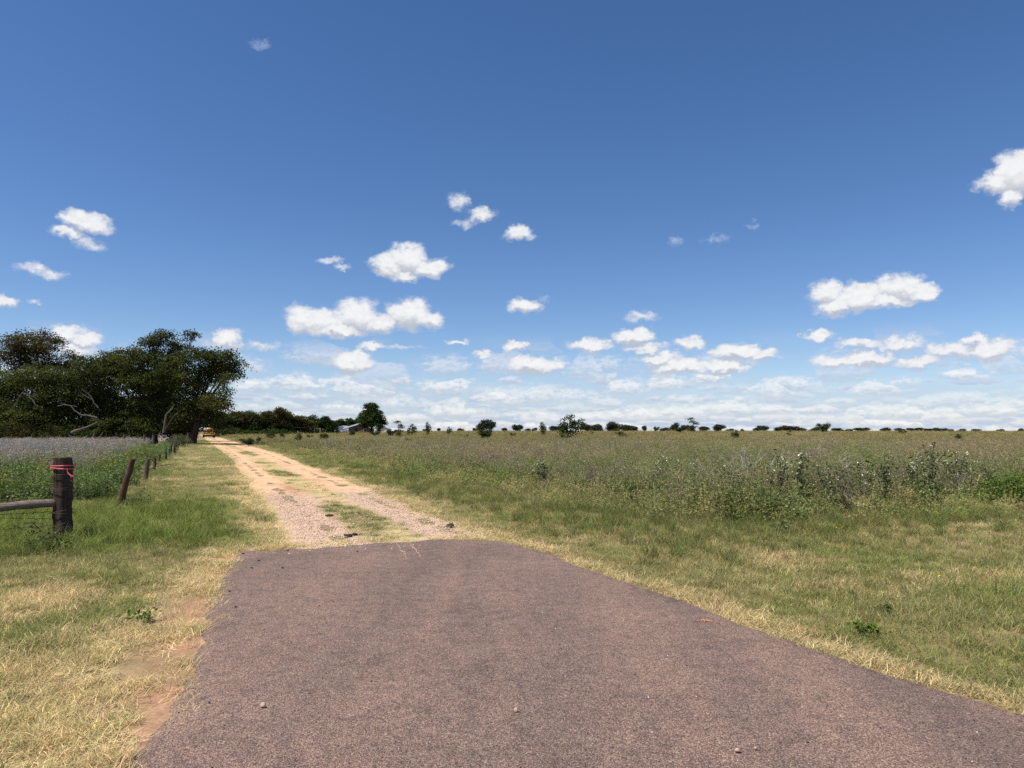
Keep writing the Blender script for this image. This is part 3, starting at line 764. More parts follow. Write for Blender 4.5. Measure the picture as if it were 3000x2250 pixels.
# longer green tufts: by the fence posts, in the verge and on the middle strip of the lane
x, y, sp = rings([(2.5, 8, 26, 1.0), (8, 13, 30, 1.0), (13, 20, 24, 1.1), (20, 32, 10, 1.5), (32, 60, 3.0, 2.2)])
u, v = uv_of(x, y)
asph, lane_, strip_ = surfaces(u, v)
fenceline = sstep(1.1, 0.2, np.abs(u + 1.5)) * sstep(11, 13, v)
lush = sstep(10.2, 11.4, v) * sstep(20, 14.5, v) * sstep(0.9, 0.1, u) * sstep(-7, -3, u)
w = np.where(~asph & ~lane_, np.maximum(0.55 * fenceline, 0.85 * lush), 0.0)
w = np.maximum(w, np.where(~asph & ~lane_ & (u < 3), 0.10 * sstep(0.55, 0.7, fbm(u * 1.2, v * 1.2, 53)), 0))
near_edge = sstep(-1.9, -0.2, np.minimum(u - 6.45, v - 8.6)) * (u > 4.4)
w = np.maximum(w, 0.55 * near_edge * (~asph & ~lane_))
w = np.where(strip_, np.maximum(0.9 * sstep(0.52, 0.64, fbm(u * 1.0 + 4, v * 0.4, 9)) * (0.35 + 0.65 * sstep(15, 19, v)), 0.06), w)
w = w * (tall_mask(u, v) < 0.9) * (weed_mask(u, v) < 0.7)
keep = rng.random(len(x)) < w
x, y, sp, u, v, strip_, lush = x[keep], y[keep], sp[keep], u[keep], v[keep], strip_[keep], lush[keep]
c = mix3(np.tile((0.12, 0.165, 0.045), (len(x), 1)), np.tile(LIME, (len(x), 1)), lush * (0.5 + 0.5 * rng.random(len(x))))
c = mix3(c, np.tile((0.25, 0.20, 0.09), (len(x), 1)), np.where(u > 4.4, 0.7 * rng.random(len(x)), 0.42 * rng.random(len(x))))
hz = np.where(strip_, 0.28, np.where(u > 4.4, 0.75, 0.55 + 0.35 * lush)) * (0.7 + 0.6 * rng.random(len(x)))
scatter('grass_tufts', 'tuft', lay(x, y), np.c_[sp, sp, hz], jitter(c, 0.2), 'longer green grass tufts by the fence and the lane middle', 'grass')

# the uncut pasture
x, y, sp = rings([(5, 12, 26, 1.0), (12, 18, 20, 1.1), (18, 28, 11, 1.35), (28, 45, 5.0, 1.9), (45, 75, 2.0, 2.8), (75, 130, .75, 4.4), (130, 240, .24, 7.5), (240, 420, .07, 13.0)])
u, v = uv_of(x, y)
keep = rng.random(len(x)) < tall_mask(u, v)
x, y, sp, u, v = x[keep], y[keep], sp[keep], u[keep], v[keep]
d = np.hypot(x, y)
n1, n2, n3 = fbm(x / 7.0, y / 7.0, 101), fbm(x / 2.2 + 9, y / 2.2, 103), fbm(x / 30.0, y / 30.0, 107)
c = mix3(np.tile((0.195, 0.155, 0.092), (len(x), 1)), np.tile((0.145, 0.152, 0.062), (len(x), 1)), sstep(0.38, 0.60, n1))
c = mix3(c, np.tile((0.225, 0.178, 0.112), (len(x), 1)), sstep(0.50, 0.66, n2) * 0.75)
c = mix3(c, np.tile((0.13, 0.17, 0.045), (len(x), 1)), sstep(0.58, 0.68, fbm(x / 4.0 + 30, y / 4.0, 109)) * sstep(40, 15, d) * 0.8)
front = sstep(3.6, 0.2, np.minimum(u - 6.45, v - 8.3))
c = mix3(c, np.tile((0.17, 0.185, 0.062), (len(x), 1)), front * 0.75)
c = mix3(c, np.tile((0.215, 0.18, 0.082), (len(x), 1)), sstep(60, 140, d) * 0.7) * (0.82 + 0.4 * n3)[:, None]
c = mix3(c, np.tile((0.28, 0.22, 0.11), (len(x), 1)), sstep(3.2, 1.2, np.minimum(u - 6.45, v - 8.3)) * sstep(0.50, 0.60, fbm(x / 1.3 + 5, y / 1.3, 117)) * 0.85)
hz = (0.60 + 0.5 * rng.random(len(x))) * (1 - 0.58 * front) * (0.8 + 0.45 * fbm(x / 5.0, y / 5.0, 113))
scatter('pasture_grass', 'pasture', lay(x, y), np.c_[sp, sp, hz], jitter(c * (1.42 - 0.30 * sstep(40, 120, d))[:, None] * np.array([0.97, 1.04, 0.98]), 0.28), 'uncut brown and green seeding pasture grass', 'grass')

x, y, sp = rings([(10, 20, 2.6, 1.0), (20, 35, 1.1, 1.5), (35, 60, .4, 2.2), (60, 110, .14, 3.4)])
u, v = uv_of(x, y)
keep = rng.random(len(x)) < tall_mask(u, v) * sstep(0.46, 0.62, fbm(x / 5.0 + 3, y / 5.0, 127)) * sstep(0.8, 3.0, np.minimum(u - 6.45, v - 8.3))
x, y, sp = x[keep], y[keep], sp[keep]
c = mix3(np.tile((0.29, 0.245, 0.20), (len(x), 1)), np.tile((0.32, 0.265, 0.17), (len(x), 1)), rng.random(len(x)))
scatter('dry_stems', 'dryweed', lay(x, y), np.c_[sp, sp, (0.75 + 0.4 * rng.random(len(x)))], jitter(c, 0.2), 'greyish dry weed stems standing among the pasture grass', 'weeds')

# leafy weeds: along the fence and in a belt of the pasture
x, y, sp = rings([(8, 14, 20, 1.0), (14, 20, 15, 1.1), (20, 30, 7, 1.35), (30, 45, 3.2, 1.8), (45, 75, 1.2, 2.6)])
u, v = uv_of(x, y)
belt = tall_mask(u, v) * sstep(8.9, 10.6, v) * sstep(17, 13, v) * sstep(8.0, 9.8, u) * sstep(0.40, 0.56, fbm(x / 1.8, y / 1.8, 121))
fence_w = weed_mask(u, v) * np.maximum(sstep(-9.5 - 0.10 * v, -4.2, u), sstep(33, 27, v)) * sstep(90, 55, v) * sstep(0.30, 0.46, fbm(x / 3.0, y / 3.0, 123) + 0.32 * sstep(-4.4, -2.6, u) + 0.35 * sstep(30, 22, v))
patch = tall_mask(u, v) * sstep(0.60, 0.68, fbm(x / 4.0 + 30, y / 4.0, 129)) * 0.5
w = np.maximum(np.maximum(belt, fence_w), patch)
keep = rng.random(len(x)) < w
x, y, sp, u, v = x[keep], y[keep], sp[keep], u[keep], v[keep]
c = mix3(np.tile((0.095, 0.135, 0.055), (len(x), 1)), np.tile((0.15, 0.185, 0.08), (len(x), 1)), fbm(x / 1.5, y / 1.5, 125))
c = np.where((u < 0)[:, None], c * np.array([0.86, 0.95, 0.9]), c)
scatter('leafy_weeds', 'weed', lay(x, y), np.c_[sp, sp, (0.6 + 0.55 * rng.random(len(x))) * np.where((u < 0) & (u > -5), 0.78 + 0.08 * (-u - 1.5) , 1.0)], jitter(c * np.array([1.22, 1.15, 1.0]), 0.28), 'dark green leafy weeds along the fence and in the pasture', 'weeds')

x, y, sp = rings([(16, 30, 1.6, 1.0), (30, 55, .8, 1.6)])
u, v = uv_of(x, y)
keep = rng.random(len(x)) < weed_mask(u, v) * sstep(-12, -6, u) * sstep(.45, .6, fbm(x / 3.5, y / 3.5, 141))
x, y, sp = x[keep], y[keep], sp[keep]
scatter('yellow_blooms', 'bloom', lay(x, y), np.c_[sp, sp, 0.9 + 0.3 * rng.random(len(x))], jitter(np.tile((0.60, 0.43, 0.05), (len(x), 1)), 0.2), 'tiny yellow blooms speckling the weeds beyond the fence', 'flowers')

# the paddock of grey-purple dry weeds beyond the fence
x, y, sp = rings([(14, 30, 8, 1.3), (30, 50, 4.5, 1.8), (50, 80, 2.2, 2.6), (80, 125, 1.0, 3.6)])
u, v = uv_of(x, y)
w = weed_mask(u, v) * sstep(-2.6, -4.2, u + 0.03 * (v - 30)) * sstep(25.5, 31.0, v + 3.0 * (fbm(x / 4.0, y / 4.0, 133) - 0.5))
keep = rng.random(len(x)) < w
x, y, sp, u, v = x[keep], y[keep], sp[keep], u[keep], v[keep]
n1 = fbm(x / 9.0, y / 9.0, 131)
c = mix3(np.tile((0.255, 0.228, 0.235), (len(x), 1)), np.tile((0.28, 0.24, 0.19), (len(x), 1)), sstep(0.42, 0.62, n1))
c = mix3(c, np.tile((0.22, 0.22, 0.12), (len(x), 1)), sstep(-8, -3.5, u + 0.02 * v) * 0.6 * rng.random(len(x)))
scatter('dry_weeds', 'dryweed', lay(x, y), np.c_[sp, sp, (0.65 + 0.45 * rng.random(len(x)))], jitter(c * 1.35, 0.2), 'grey purple dry weeds filling the paddock beyond the fence', 'weeds')

# gravel where the lane meets the asphalt, and loose chips
x, y, sp = rings([(6, 26, 460, 1.0)], 46)
u, v = uv_of(x, y)
asph, lane_, strip_ = surfaces(u, v)
w = np.where(lane_, sstep(20.5, 17.0, v + 2.5 * (fbm(u * 1.5, v * 0.3, 6) - 0.5)), 0) * np.where(strip_, 0.25, 1)
w = np.where(asph & (v > 9.4) & (u < 3), 0.12 * sstep(9.4, 10.0, v), w)
keep = rng.random(len(x)) < w
x, y, u, v = x[keep], y[keep], u[keep], v[keep]
k = rng.random(len(x))
c = np.where((k < 0.45)[:, None], (0.60, 0.42, 0.33), np.where((k < 0.75)[:, None], (0.66, 0.52, 0.38), np.where((k < 0.9)[:, None], (0.40, 0.27, 0.21), (0.66, 0.56, 0.45))))
s = 0.012 + 0.018 * rng.random(len(x)) ** 2
P = lay(x, y); P[:, 2] += np.where(surfaces(u, v)[0], 0.022, 0.012)
scatter('gravel', 'stone', P, np.c_[s, s * (0.7 + 0.5 * rng.random(len(x))), s * 0.8], jitter(c, 0.2), 'pinkish gravel spread over the start of the lane', 'gravel', 0.3)
x, y, sp = rings([(2.0, 6, 34, 1.0), (6, 11, 14, 1.0)], 50)
u, v = uv_of(x, y)
asph, lane_, strip_ = surfaces(u, v)
la, ra = edges_apron(v)
corner = (~asph) & (u < 1.2) & (u > -1.6) & (v < 4.0)
keep = (asph & (rng.random(len(x)) < 0.75)) | corner
x, y, corner = x[keep], y[keep], corner[keep]
k = rng.random(len(x))
c = np.where((k < 0.72)[:, None], (0.045, 0.035, 0.033), np.where((k < 0.88)[:, None], (0.45, 0.34, 0.27), (0.68, 0.62, 0.54)))
s = 0.005 + 0.009 * rng.random(len(x)) ** 2.5
P = lay(x, y); P[:, 2] += np.where(corner, 0.006, 0.021)
scatter('loose_chips', 'stone', P, np.c_[s, s, s * 0.8], jitter(c, 0.2), 'loose dark and pale stone chips on the asphalt', 'stone chips', 0.3)

# ------------------------------------------------------------------ trees
def bent(a, b, sag=0.0, n=6, wob=0.06):
    a, b = np.asarray(a, float), np.asarray(b, float)
    t = np.linspace(0, 1, n)[:, None]
    L = np.linalg.norm(b - a)
    p = a + (b - a) * t
    p[:, 2] += (np.sin(t * math.pi) * sag * L)[:, 0]
    w = rng.normal(size=(n, 3)) * wob * L / n; w[0] = 0
    return p + np.cumsum(w, 0) * 0.6
def crown_leaves(mb, lobes_, leaf, clump_r, per_m2, per_clump, flat=0.55):
    cs = []
    for (c, r, sparse) in lobes_:
        c, r = np.asarray(c, float), np.asarray(r, float)
        area = 4 * math.pi * ((r[0] * r[1]) ** 1.6 / 3 + (r[0] * r[2]) ** 1.6 / 3 + (r[1] * r[2]) ** 1.6 / 3) ** (1 / 1.6)
        n = max(3, int(area * per_m2 * sparse))
        d = rng.normal(size=(n, 3)); d /= np.linalg.norm(d, axis=1)[:, None]
        rad = 0.30 + 0.76 * rng.random(n) ** 0.7
        cc = c + d * r * rad[:, None]
        tone = np.clip(rng.normal(0.5, 0.27, n), 0, 1)
        sc = clump_r * (0.6 + 0.8 * rng.random(n))
        m = per_clump
        off = rng.normal(size=(n, m, 3)) * sc[:, None, None] * np.array([1, 1, flat])
        lim_ = 1.7 * sc[:, None, None]; off = np.clip(off, -lim_ * np.array([1, 1, flat]), lim_ * np.array([1, 1, flat]))
        off[:, :, 2] -= 0.35 * (off[:, :, 0] ** 2 + off[:, :, 1] ** 2) / sc[:, None] * 0.5
        P = (cc[:, None, :] + off).reshape(-1, 3)
        leaves(mb, P, leaf, np.clip(np.repeat(tone, m) + rng.normal(0, 0.16, n * m), 0, 1), 0.55, 0.25, 0.3)
        cs.append(cc)
    return cs
def grow(name, base, lobes_, trunk_r, leaf_mat, label, cat='tree', group=None, leaf=0.24, clump_r=0.52, per_m2=1.25, per_clump=64, fork=0.22, bark='bark', twigs=5, stems=1, flat=0.42):
    """A tree: tapered trunk with limbs reaching into every lobe of its crown, and the leaves."""
    t = thing(name, base, label, cat, group)
    H = max(c[2] + r[2] for c, r, s in lobes_)
    cr = MB()
    cs = crown_leaves(cr, lobes_, leaf, clump_r, per_m2, per_clump, flat)
    tr = MB()
    top = np.mean([c for c, r, s in lobes_], 0)
    crotches = []
    for q in range(stems):
        foot = np.array([0.0, 0.0, -0.1]) + (rng.normal(size=3) * [trunk_r * 2.2, trunk_r * 2.2, 0] if stems > 1 else 0)
        cr_pt = foot + np.array([top[0] * 0.25, top[1] * 0.25, H * fork]) + rng.normal(size=3) * [0.06 * H, 0.06 * H, 0.02 * H] * (stems > 1)
        p = bent(foot, cr_pt, 0, 5, 0.10)
        tr.tube(p, trunk_r * np.array([1.35, 1.0, 0.88, 0.82, 0.78]), 9, rough=0.18)
        crotches.append((p[-1], trunk_r * 0.75))
    for (c, r, s), cc in zip(lobes_, cs):
        q, qr = crotches[rng.integers(len(crotches))]
        end = np.asarray(c) + np.array([0, 0, 0.1 * r[2]])
        p = bent(q, end, 0.10, 7, 0.16)
        rr = qr * min(1.0, 0.30 + 0.10 * (r[0] / (0.12 * H + 0.01)))
        tr.tube(p, np.linspace(rr, rr * 0.22, 7), 6, rough=0.15)
        for k in rng.choice(len(cc), min(len(cc), twigs), replace=False):
            st = p[rng.integers(3, 7)]
            tr.tube(bent(st, cc[k], 0.05, 4, 0.14), np.linspace(rr * 0.28, rr * 0.06, 4), 4, cap=False)
    tr.build('trunk', MAT[bark], t, smooth=True)
    cr.build('crown', MAT[leaf_mat], t)
    return t
def px_lobes(base_px, D, L, base):
    """Crown lobes given as seen (pixel centre, pixel radii, fullness, depth) turned into metres about the tree's foot."""
    s = D / FOC; out_ = []
    for q in L:
        cx, cy, rx, ry = q[:4]; full = q[4] if len(q) > 4 else 1.0; dep = q[5] if len(q) > 5 else rng.normal() * 1.2
        out_.append((((cx - base_px) * s, dep, (1262 - cy) * s + EYE - base[2]), (rx * s, max(rx, ry) * s * 0.95, ry * s), full))
    return out_
def big_tree(name, base_px, D, L, r, mat, label, **kw):
    b = at(base_px, D)
    return grow(name, b, px_lobes(base_px, D, L, b), r, mat, label, group='old elms beside the lane', **kw)
tree_e = big_tree('elm_tree', 564, 84, [(592,1048,50,28),(640,1052,40,26),(682,1042,28,17,.8),(692,1082,28,28,.85),(625,1092,55,36),(655,1085,36,30,.8),(570,1112,45,40),(585,1172,45,34),(548,1205,45,36),(702,1112,20,20,.6,-3),(694,1138,24,26,.55,-4),(672,1178,34,18,.75,-4),(698,1184,28,15,1,-5),(606,1205,34,32),(640,1150,26,22,.35),(556,1240,30,22,.8,1.5)],
    0.46, 'leaf_elm', 'spreading dark elm overhanging the lane, its open branches showing sky', twigs=9, fork=0.24)
tree_c = big_tree('elm_tree', 452, 86, [(420,1052,60,28),(482,1048,62,34),(392,1100,60,42),(470,1112,62,44),(528,1088,42,42),(432,1172,70,44),(384,1222,60,38),(500,1188,46,40),(440,1240,60,30),(520,1235,36,26),(425,1008,26,9,.8),(452,1000,26,13,.9),(486,988,34,18,1),(530,972,21,14,1),(524,1016,26,12,.9),(505,1003,20,12,.9)],
    0.50, 'leaf_elm', 'tallest dark green elm, with a loose flat tuft rising above its crown', twigs=8)
tree_b = big_tree('elm_tree', 292, 88, [(336,1046,36,24),(292,1076,52,30),(248,1086,34,28,.55),(352,1078,40,30),(282,1132,70,44),(238,1186,54,44),(330,1184,54,44),(262,1242,60,30),(340,1240,50,30),(218,1140,36,44,.8)],
    0.42, 'leaf_elm', 'broad dark elm behind the fallen pale log', twigs=7)
tree_a = big_tree('elm_tree', 118, 93, [(116,1010,74,40,.95),(60,1040,48,32,.9),(172,1046,36,30,.8),(105,1060,70,30,.8),(200,1075,24,22,.5),(40,1070,34,18,.5)],
    0.48, 'leaf_olive', 'tall elm with a thin olive brown dome of foliage at its top', twigs=10, fork=0.4)
tree_f = big_tree('elm_tree', 70, 86, [(100,1104,86,38),(40,1140,66,50),(150,1160,60,46),(20,1205,60,48),(100,1215,80,44),(160,1225,50,40),(-40,1120,70,46),(-70,1190,80,56),(60,1255,70,24)],
    0.40, 'leaf_elm', 'dense dark green elm below the olive-topped one, bare grey limbs poking out', twigs=7)
tree_g = big_tree('elm_tree', -120, 90, [(-120,1080,90,50),(-60,1150,80,60),(-180,1150,90,60),(-120,1220,110,50)], 0.4, 'leaf_elm', 'dark elm at the end of the old tree row by the paddock', twigs=4)
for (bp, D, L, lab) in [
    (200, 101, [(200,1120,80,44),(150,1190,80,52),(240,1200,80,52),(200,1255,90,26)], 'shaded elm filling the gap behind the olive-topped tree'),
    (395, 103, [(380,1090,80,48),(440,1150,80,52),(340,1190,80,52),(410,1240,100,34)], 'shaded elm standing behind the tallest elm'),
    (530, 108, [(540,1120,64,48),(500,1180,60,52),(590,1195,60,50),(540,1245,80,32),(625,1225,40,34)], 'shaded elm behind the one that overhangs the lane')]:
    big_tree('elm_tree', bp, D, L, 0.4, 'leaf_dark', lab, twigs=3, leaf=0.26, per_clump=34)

# thickets at the foot of the old trees
def shrub(name, base, L, mat, label, cat='shrub', group=None, leaf=0.12, clump_r=0.22, per_m2=3.0, per_clump=26, r=0.03, stems=5, bark='bark'):
    return grow(name, base, L, r, mat, label, cat, group, leaf, clump_r, per_m2, per_clump, 0.18, bark, 3, stems)
thick = 'dark thickets under the old elms'
for (px, D, wm_, h, mat, lab) in [(10, 83, 4.2, 2.6, 'leaf_elm', None), (95, 84, 3.6, 2.2, 'leaf_olive', None), (190, 85, 3.2, 2.4, 'leaf_elm', None), (235, 84, 1.6, 1.9, 'leaf_cotton', None), (345, 87, 3.6, 2.2, 'leaf_elm', None), (430, 88, 3.4, 2.6, 'leaf_elm', None), (520, 88, 2.6, 3.2, 'leaf_olive', None), (-90, 84, 5.0, 2.6, 'leaf_elm', None)]:
    L = [((rng.normal() * wm_ * .4, rng.normal() * .5, h * (.4 + .25 * rng.random())), (wm_ * .5, 1.4, h * .42), 1.0) for _ in range(4)]
    names = {'leaf_elm': 'dense dark green thicket at the foot of the old elms', 'leaf_olive': 'olive brown thicket at the foot of the old elms', 'leaf_cotton': 'fresher green bush beside the fallen pale log'}
    lab = {10: 'dark thicket under the hooked grey branch', 95: 'olive brown thicket between two old trunks', 190: 'dark thicket behind the fresher green bush', 345: 'dark thicket behind the forked stump', 430: 'dark thicket behind the old grey posts', 520: 'tall olive thicket between the dead tree and overhanging elm', -90: 'dark thicket at the end of the old tree row'}.get(px, names[mat])
    shrub('thicket', at(px, D), L, mat, lab, 'thicket', thick if mat != 'leaf_cotton' else None, leaf=0.19, clump_r=0.34, per_m2=1.8, per_clump=26)
L = [((-.7, 0, .5), (.9, .7, .55), 1), ((.5, 0, .55), (.9, .7, .6), 1), ((0, .3, .9), (.8, .7, .5), 1)]
shrub('fence_bush', gp(520, 1309), L, 'leaf_weed', 'rounded grey green bush growing over the fence near the overhanging elm', 'bush', None, leaf=0.10, clump_r=0.16, per_m2=7)

# pale dead limbs, the fallen log and leaning trunks
def px_path(pts, D, dd=0.0):
    return [np.array([(a - 1500) / FOC * (D + dd * k), D + dd * k, (1262 - b) / FOC * (D + dd * k) + EYE]) for k, (a, b) in enumerate(pts)]
def limb(name, paths, D, label, cat, radii, mat='bark_pale', group=None, dd=0.0):
    first = np.array(px_path(paths[0], D, dd)[0]); o = thing(name, first, label, cat, group)
    for k, (p, r) in enumerate(zip(paths, radii)):
        q = np.array(px_path(p, D, dd)) - first; r = r * 0.55
        dense = np.vstack([q[i] + (q[i + 1] - q[i]) * t for i in range(len(q) - 1) for t in (0, .5)] + [q[-1]]) if len(q) > 1 else q
        dense[1:-1] += rng.normal(size=dense[1:-1].shape) * 0.04
        MB().tube(dense, np.linspace(r, r * 0.35, len(dense)), 7, rough=0.2).build('limb' if k == 0 else 'branch', MAT[mat], o, smooth=True)
    return o
limb('fallen_log', [[(213,1268),(235,1258),(262,1251),(290,1236)], [(205,1275),(218,1282)], [(228,1280),(240,1296)]], 80, 'fallen grey log with a pale broken end lying by the paddock', 'log', [0.34, .09, .08])
limb('broken_limb', [[(286,1224),(258,1219),(236,1214),(218,1202),(207,1189),(190,1185),(168,1190)], [(236,1214),(238,1197)], [(207,1189),(222,1190),(228,1195)], [(258,1219),(245,1208)], [(286,1224),(300,1240)]], 81, 'long bare brown limb arching out of the foliage above the log', 'dead limb', [.17, .06, .07, .05, .08])
limb('dead_branch', [[(105,1190),(100,1180),(88,1166),(80,1155),(62,1153),(52,1166),(46,1190),(42,1204)], [(62,1153),(74,1140)], [(80,1155),(104,1166)], [(50,1172),(48,1203)]], 82, 'grey bare branch hooked over in front of the dense elm', 'dead branch', [.13, .05, .05, .05])
limb('dead_branch', [[(288,1195),(276,1182),(262,1160),(250,1148),(236,1138)], [(268,1170),(250,1160),(232,1148),(226,1133)], [(256,1152),(268,1140)], [(252,1150),(254,1132)]], 83, 'forked pale bare branch standing up between two elms', 'dead branch', [.12, .06, .04, .04])
limb('dead_branch', [[(93,1063),(84,1046),(76,1040)], [(96,1064),(120,1046),(138,1036)], [(93,1063),(98,1042)], [(92,1075),(93,1063)]], 88, 'white bare branch fork under the olive dome of foliage', 'dead branch', [.13, .09, .07, .14])
limb('dead_tree', [[(481,1268),(484,1240),(490,1215),(497,1203),(508,1192)], [(497,1205),(503,1194),(512,1186)]], 80, 'pale barkless dead trunk leaning beside a dark one', 'dead trunk', [.24, .12])
limb('leaning_trunk', [[(484,1268),(496,1243),(512,1222),(530,1200)], [(508,1228),(528,1206)]], 80.8, 'dark trunk forking away from the pale dead trunk', 'tree trunk', [.3, .14], 'bark')
limb('tree_stump', [[(284,1297),(277,1280),(280,1268)], [(286,1297),(296,1282),(304,1266)]], 79, 'forked brown stump at the edge of the dry paddock', 'stump', [.34, .2], 'post_grey')

# woods beyond the end of the lane, cottonwoods about the farmstead
def crown_of(h, w, n=7, low=0.25, tier=0.5):
    L = [((0, 0, h * 0.62), (w * .72, w * .72, h * .34), 1.0)]
    for k in range(n):
        a = k * 2.4 + rng.random(); zz = low + (0.92 - low) * (k + .5) / n
        rr = w * (0.55 if zz < .75 else 0.30)
        L.append(((math.cos(a) * rr, math.sin(a) * rr, h * zz), (w * .46, w * .46, h * .15), 1.0))
    return L
mid = [  # column, depth, top row, half width in pixels, leaf, label
 (655,205,1206,48,'leaf_dark','dark bushy tree nearest the grader at the wood edge'),
 (700,208,1203,40,'leaf_olive','olive brown tree in the wood beyond the lane end'),
 (742,210,1206,38,'leaf_dark','dark green tree with a bare pale stem in the far wood'),
 (782,214,1204,36,'leaf_olive','brownish rounded tree in the middle of the far wood'),
 (822,216,1193,34,'leaf_olive','tallest tree of the far wood, with a loose open top'),
 (845,224,1210,30,'leaf_dark','dark tree tucked beside the tallest of the far wood'),
 (884,226,1217,34,'leaf_olive','thin grey brown half-dead tree at the end of the wood'),
 (918,238,1217,28,'leaf_cotton','round green tree beside the thin half-dead one'),
 (952,240,1220,28,'leaf_cotton','round green tree next to the low carport roof'),
 (975,250,1232,16,'leaf_cotton','small green tree behind the carport'),
 (998,300,1228,22,'leaf_cotton','green tree standing behind the white garage'),
 (1028,305,1226,26,'leaf_cotton','green tree whose crown shows above the house ridge'),
 (1058,310,1222,28,'leaf_cotton','green tree behind the big shade tree and the house'),
 (1118,280,1245,14,'leaf_dark','small dark tree behind the shed beyond the shade tree'),
]
for (px, D, top, hw, mat, lab) in mid:
    b = at(px, D); s = D / FOC
    h = (1262 - top) * s + EYE - b[2]; w = hw * s
    grow('woodland_tree' if px < 900 else 'cottonwood_tree', b, crown_of(h, w, 8, 0.18), 0.24, mat, lab, 'tree', 'trees beyond the lane end' if px < 900 else 'trees about the farmhouse', leaf=0.42, clump_r=0.55, per_m2=0.9, per_clump=40, twigs=3, fork=0.3)
b = at(1088, 246); s = 246 / FOC
L = [((dx * s, rng.normal() * .8, (1262 - py) * s + EYE - b[2]), (rx * s, rx * s, ry * s), f) for dx, py, rx, ry, f in
     [(-2,1200,22,18,1),(-16,1218,22,16,1),(12,1214,22,16,1),(-24,1228,16,13,1),(24,1226,17,13,.9),(0,1228,30,18,1),(34,1234,10,8,.7),(38,1240,7,5,.8),(-18,1242,20,10,.9),(14,1242,22,9,.9),(-2,1186,10,8,1),(10,1190,9,9,1),(-10,1190,9,8,.9)]]
grow('shade_tree', b, L, 0.45, 'leaf_cotton', 'big rounded dark green shade tree standing over the farmhouse', 'tree', None, leaf=0.40, clump_r=0.5, per_m2=1.1, per_clump=40, twigs=4, fork=0.25)
# low brush at the wood edge and the far-off trees on the skyline
brush_names = ('low green brush along the foot of the far wood', 'low brush at the edge of the far wood')
for (px, D, w, h) in [(640,196,2.6,2.2),(668,198,3.2,2.8),(690,200,3.0,2.4),(720,203,3.0,2.0),(750,204,3.2,2.2),(785,206,3.0,1.8),(820,208,3.4,2.0),(850,214,3.0,1.8),(890,222,3.0,1.6),(925,230,3.0,1.8)]:
    L = [((rng.normal() * w * .35, rng.normal() * .5, h * (.35 + .3 * rng.random())), (w * .5, 1.4, h * .42), 1.0) for _ in range(3)]
    shrub('brush', at(px, D), L, 'leaf_cotton' if rng.random() < .5 else 'leaf_dark', brush_names[0], 'brush', 'brush along the far wood', leaf=0.34, clump_r=0.42, per_m2=1.3, per_clump=16)
far_src = []
for k in range(5):
    L = [((rng.normal() * 2.2, rng.normal() * 1.5, 1.6 + 3.0 * rng.random()), (2.4 + rng.random(), 2.2, 1.5 + .5 * rng.random()), 1.0) for _ in range(5)]
    far_src.append(L)
horizon = [(1348,1253,8),(1390,1254,8),(1424,1230,26),(1478,1252,10),(1520,1246,15),(1545,1253,10),(1566,1254,10),(1625,1245,16),(1650,1247,18),(1722,1241,20),(1755,1243,22),(1792,1241,24),(1838,1246,17),(1856,1247,12),(1886,1249,8),(1952,1250,15),(1976,1243,15),(2008,1240,18),(2064,1245,17),(2106,1239,20),(2140,1254,9),(2172,1256,6),(2228,1245,18),(2283,1250,16),(2312,1247,22),(2346,1250,17),(2390,1253,17),(2452,1253,18),(2485,1256,12),(2517,1255,20),(2590,1252,16),(2636,1254,15),(2666,1252,14),(2688,1254,14),(2720,1256,14),(2742,1250,12),(2766,1253,13),(2782,1255,10),(2816,1256,10),(2858,1258,14),(2930,1257,8),(2990,1257,8),(1250,1254,8),(1285,1255,6)]
far_first = {}
for q, (px, top, hw) in enumerate(horizon):
    D = 470 + 90 * rng.random(); b = at(px, D); s = D / FOC
    h = (1263 - top) * s + EYE - b[2]; w = hw * s
    k = q % 5
    lab = next(t for lim, t in ((1400, 'small dark tree on the skyline next to the lone rounded tree'), (1600, 'small skyline tree between the lone rounded tree and the large mesquite'), (1900, 'tree of the long dark skyline clump behind the large mesquite'), (2200, 'tree of the skyline clump behind the tall thin sapling'), (2420, 'tree of the skyline clump beside the round skyline mesquite'), (9999, 'tree of the broken skyline row beyond the white-flowered weeds')) if px < lim)
    grp = 'trees on the far skyline'
    if px == 1424: lab, grp = 'largest rounded tree alone on the skyline beyond the pasture', None
    elif px == 1250 or px == 1285: lab, grp = 'tiny bush on the skyline beyond the farmhouse', 'bushes on the skyline by the farmhouse'
    if k not in far_first or px == 1424:
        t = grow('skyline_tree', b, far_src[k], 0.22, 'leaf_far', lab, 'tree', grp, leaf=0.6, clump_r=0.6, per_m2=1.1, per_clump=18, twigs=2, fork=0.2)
        if px != 1424: far_first[k] = t
    else:
        t = copy_tree(far_first[k], b, lab, grp)
    t.rotation_euler.z = rng.random() * 6.28
    t.scale = (w / (4.0 if px != 1424 else 5.6), w / 4.6, h / 5.6 * (0.72 + 0.34 * rng.random() if px != 1424 else 1.0))

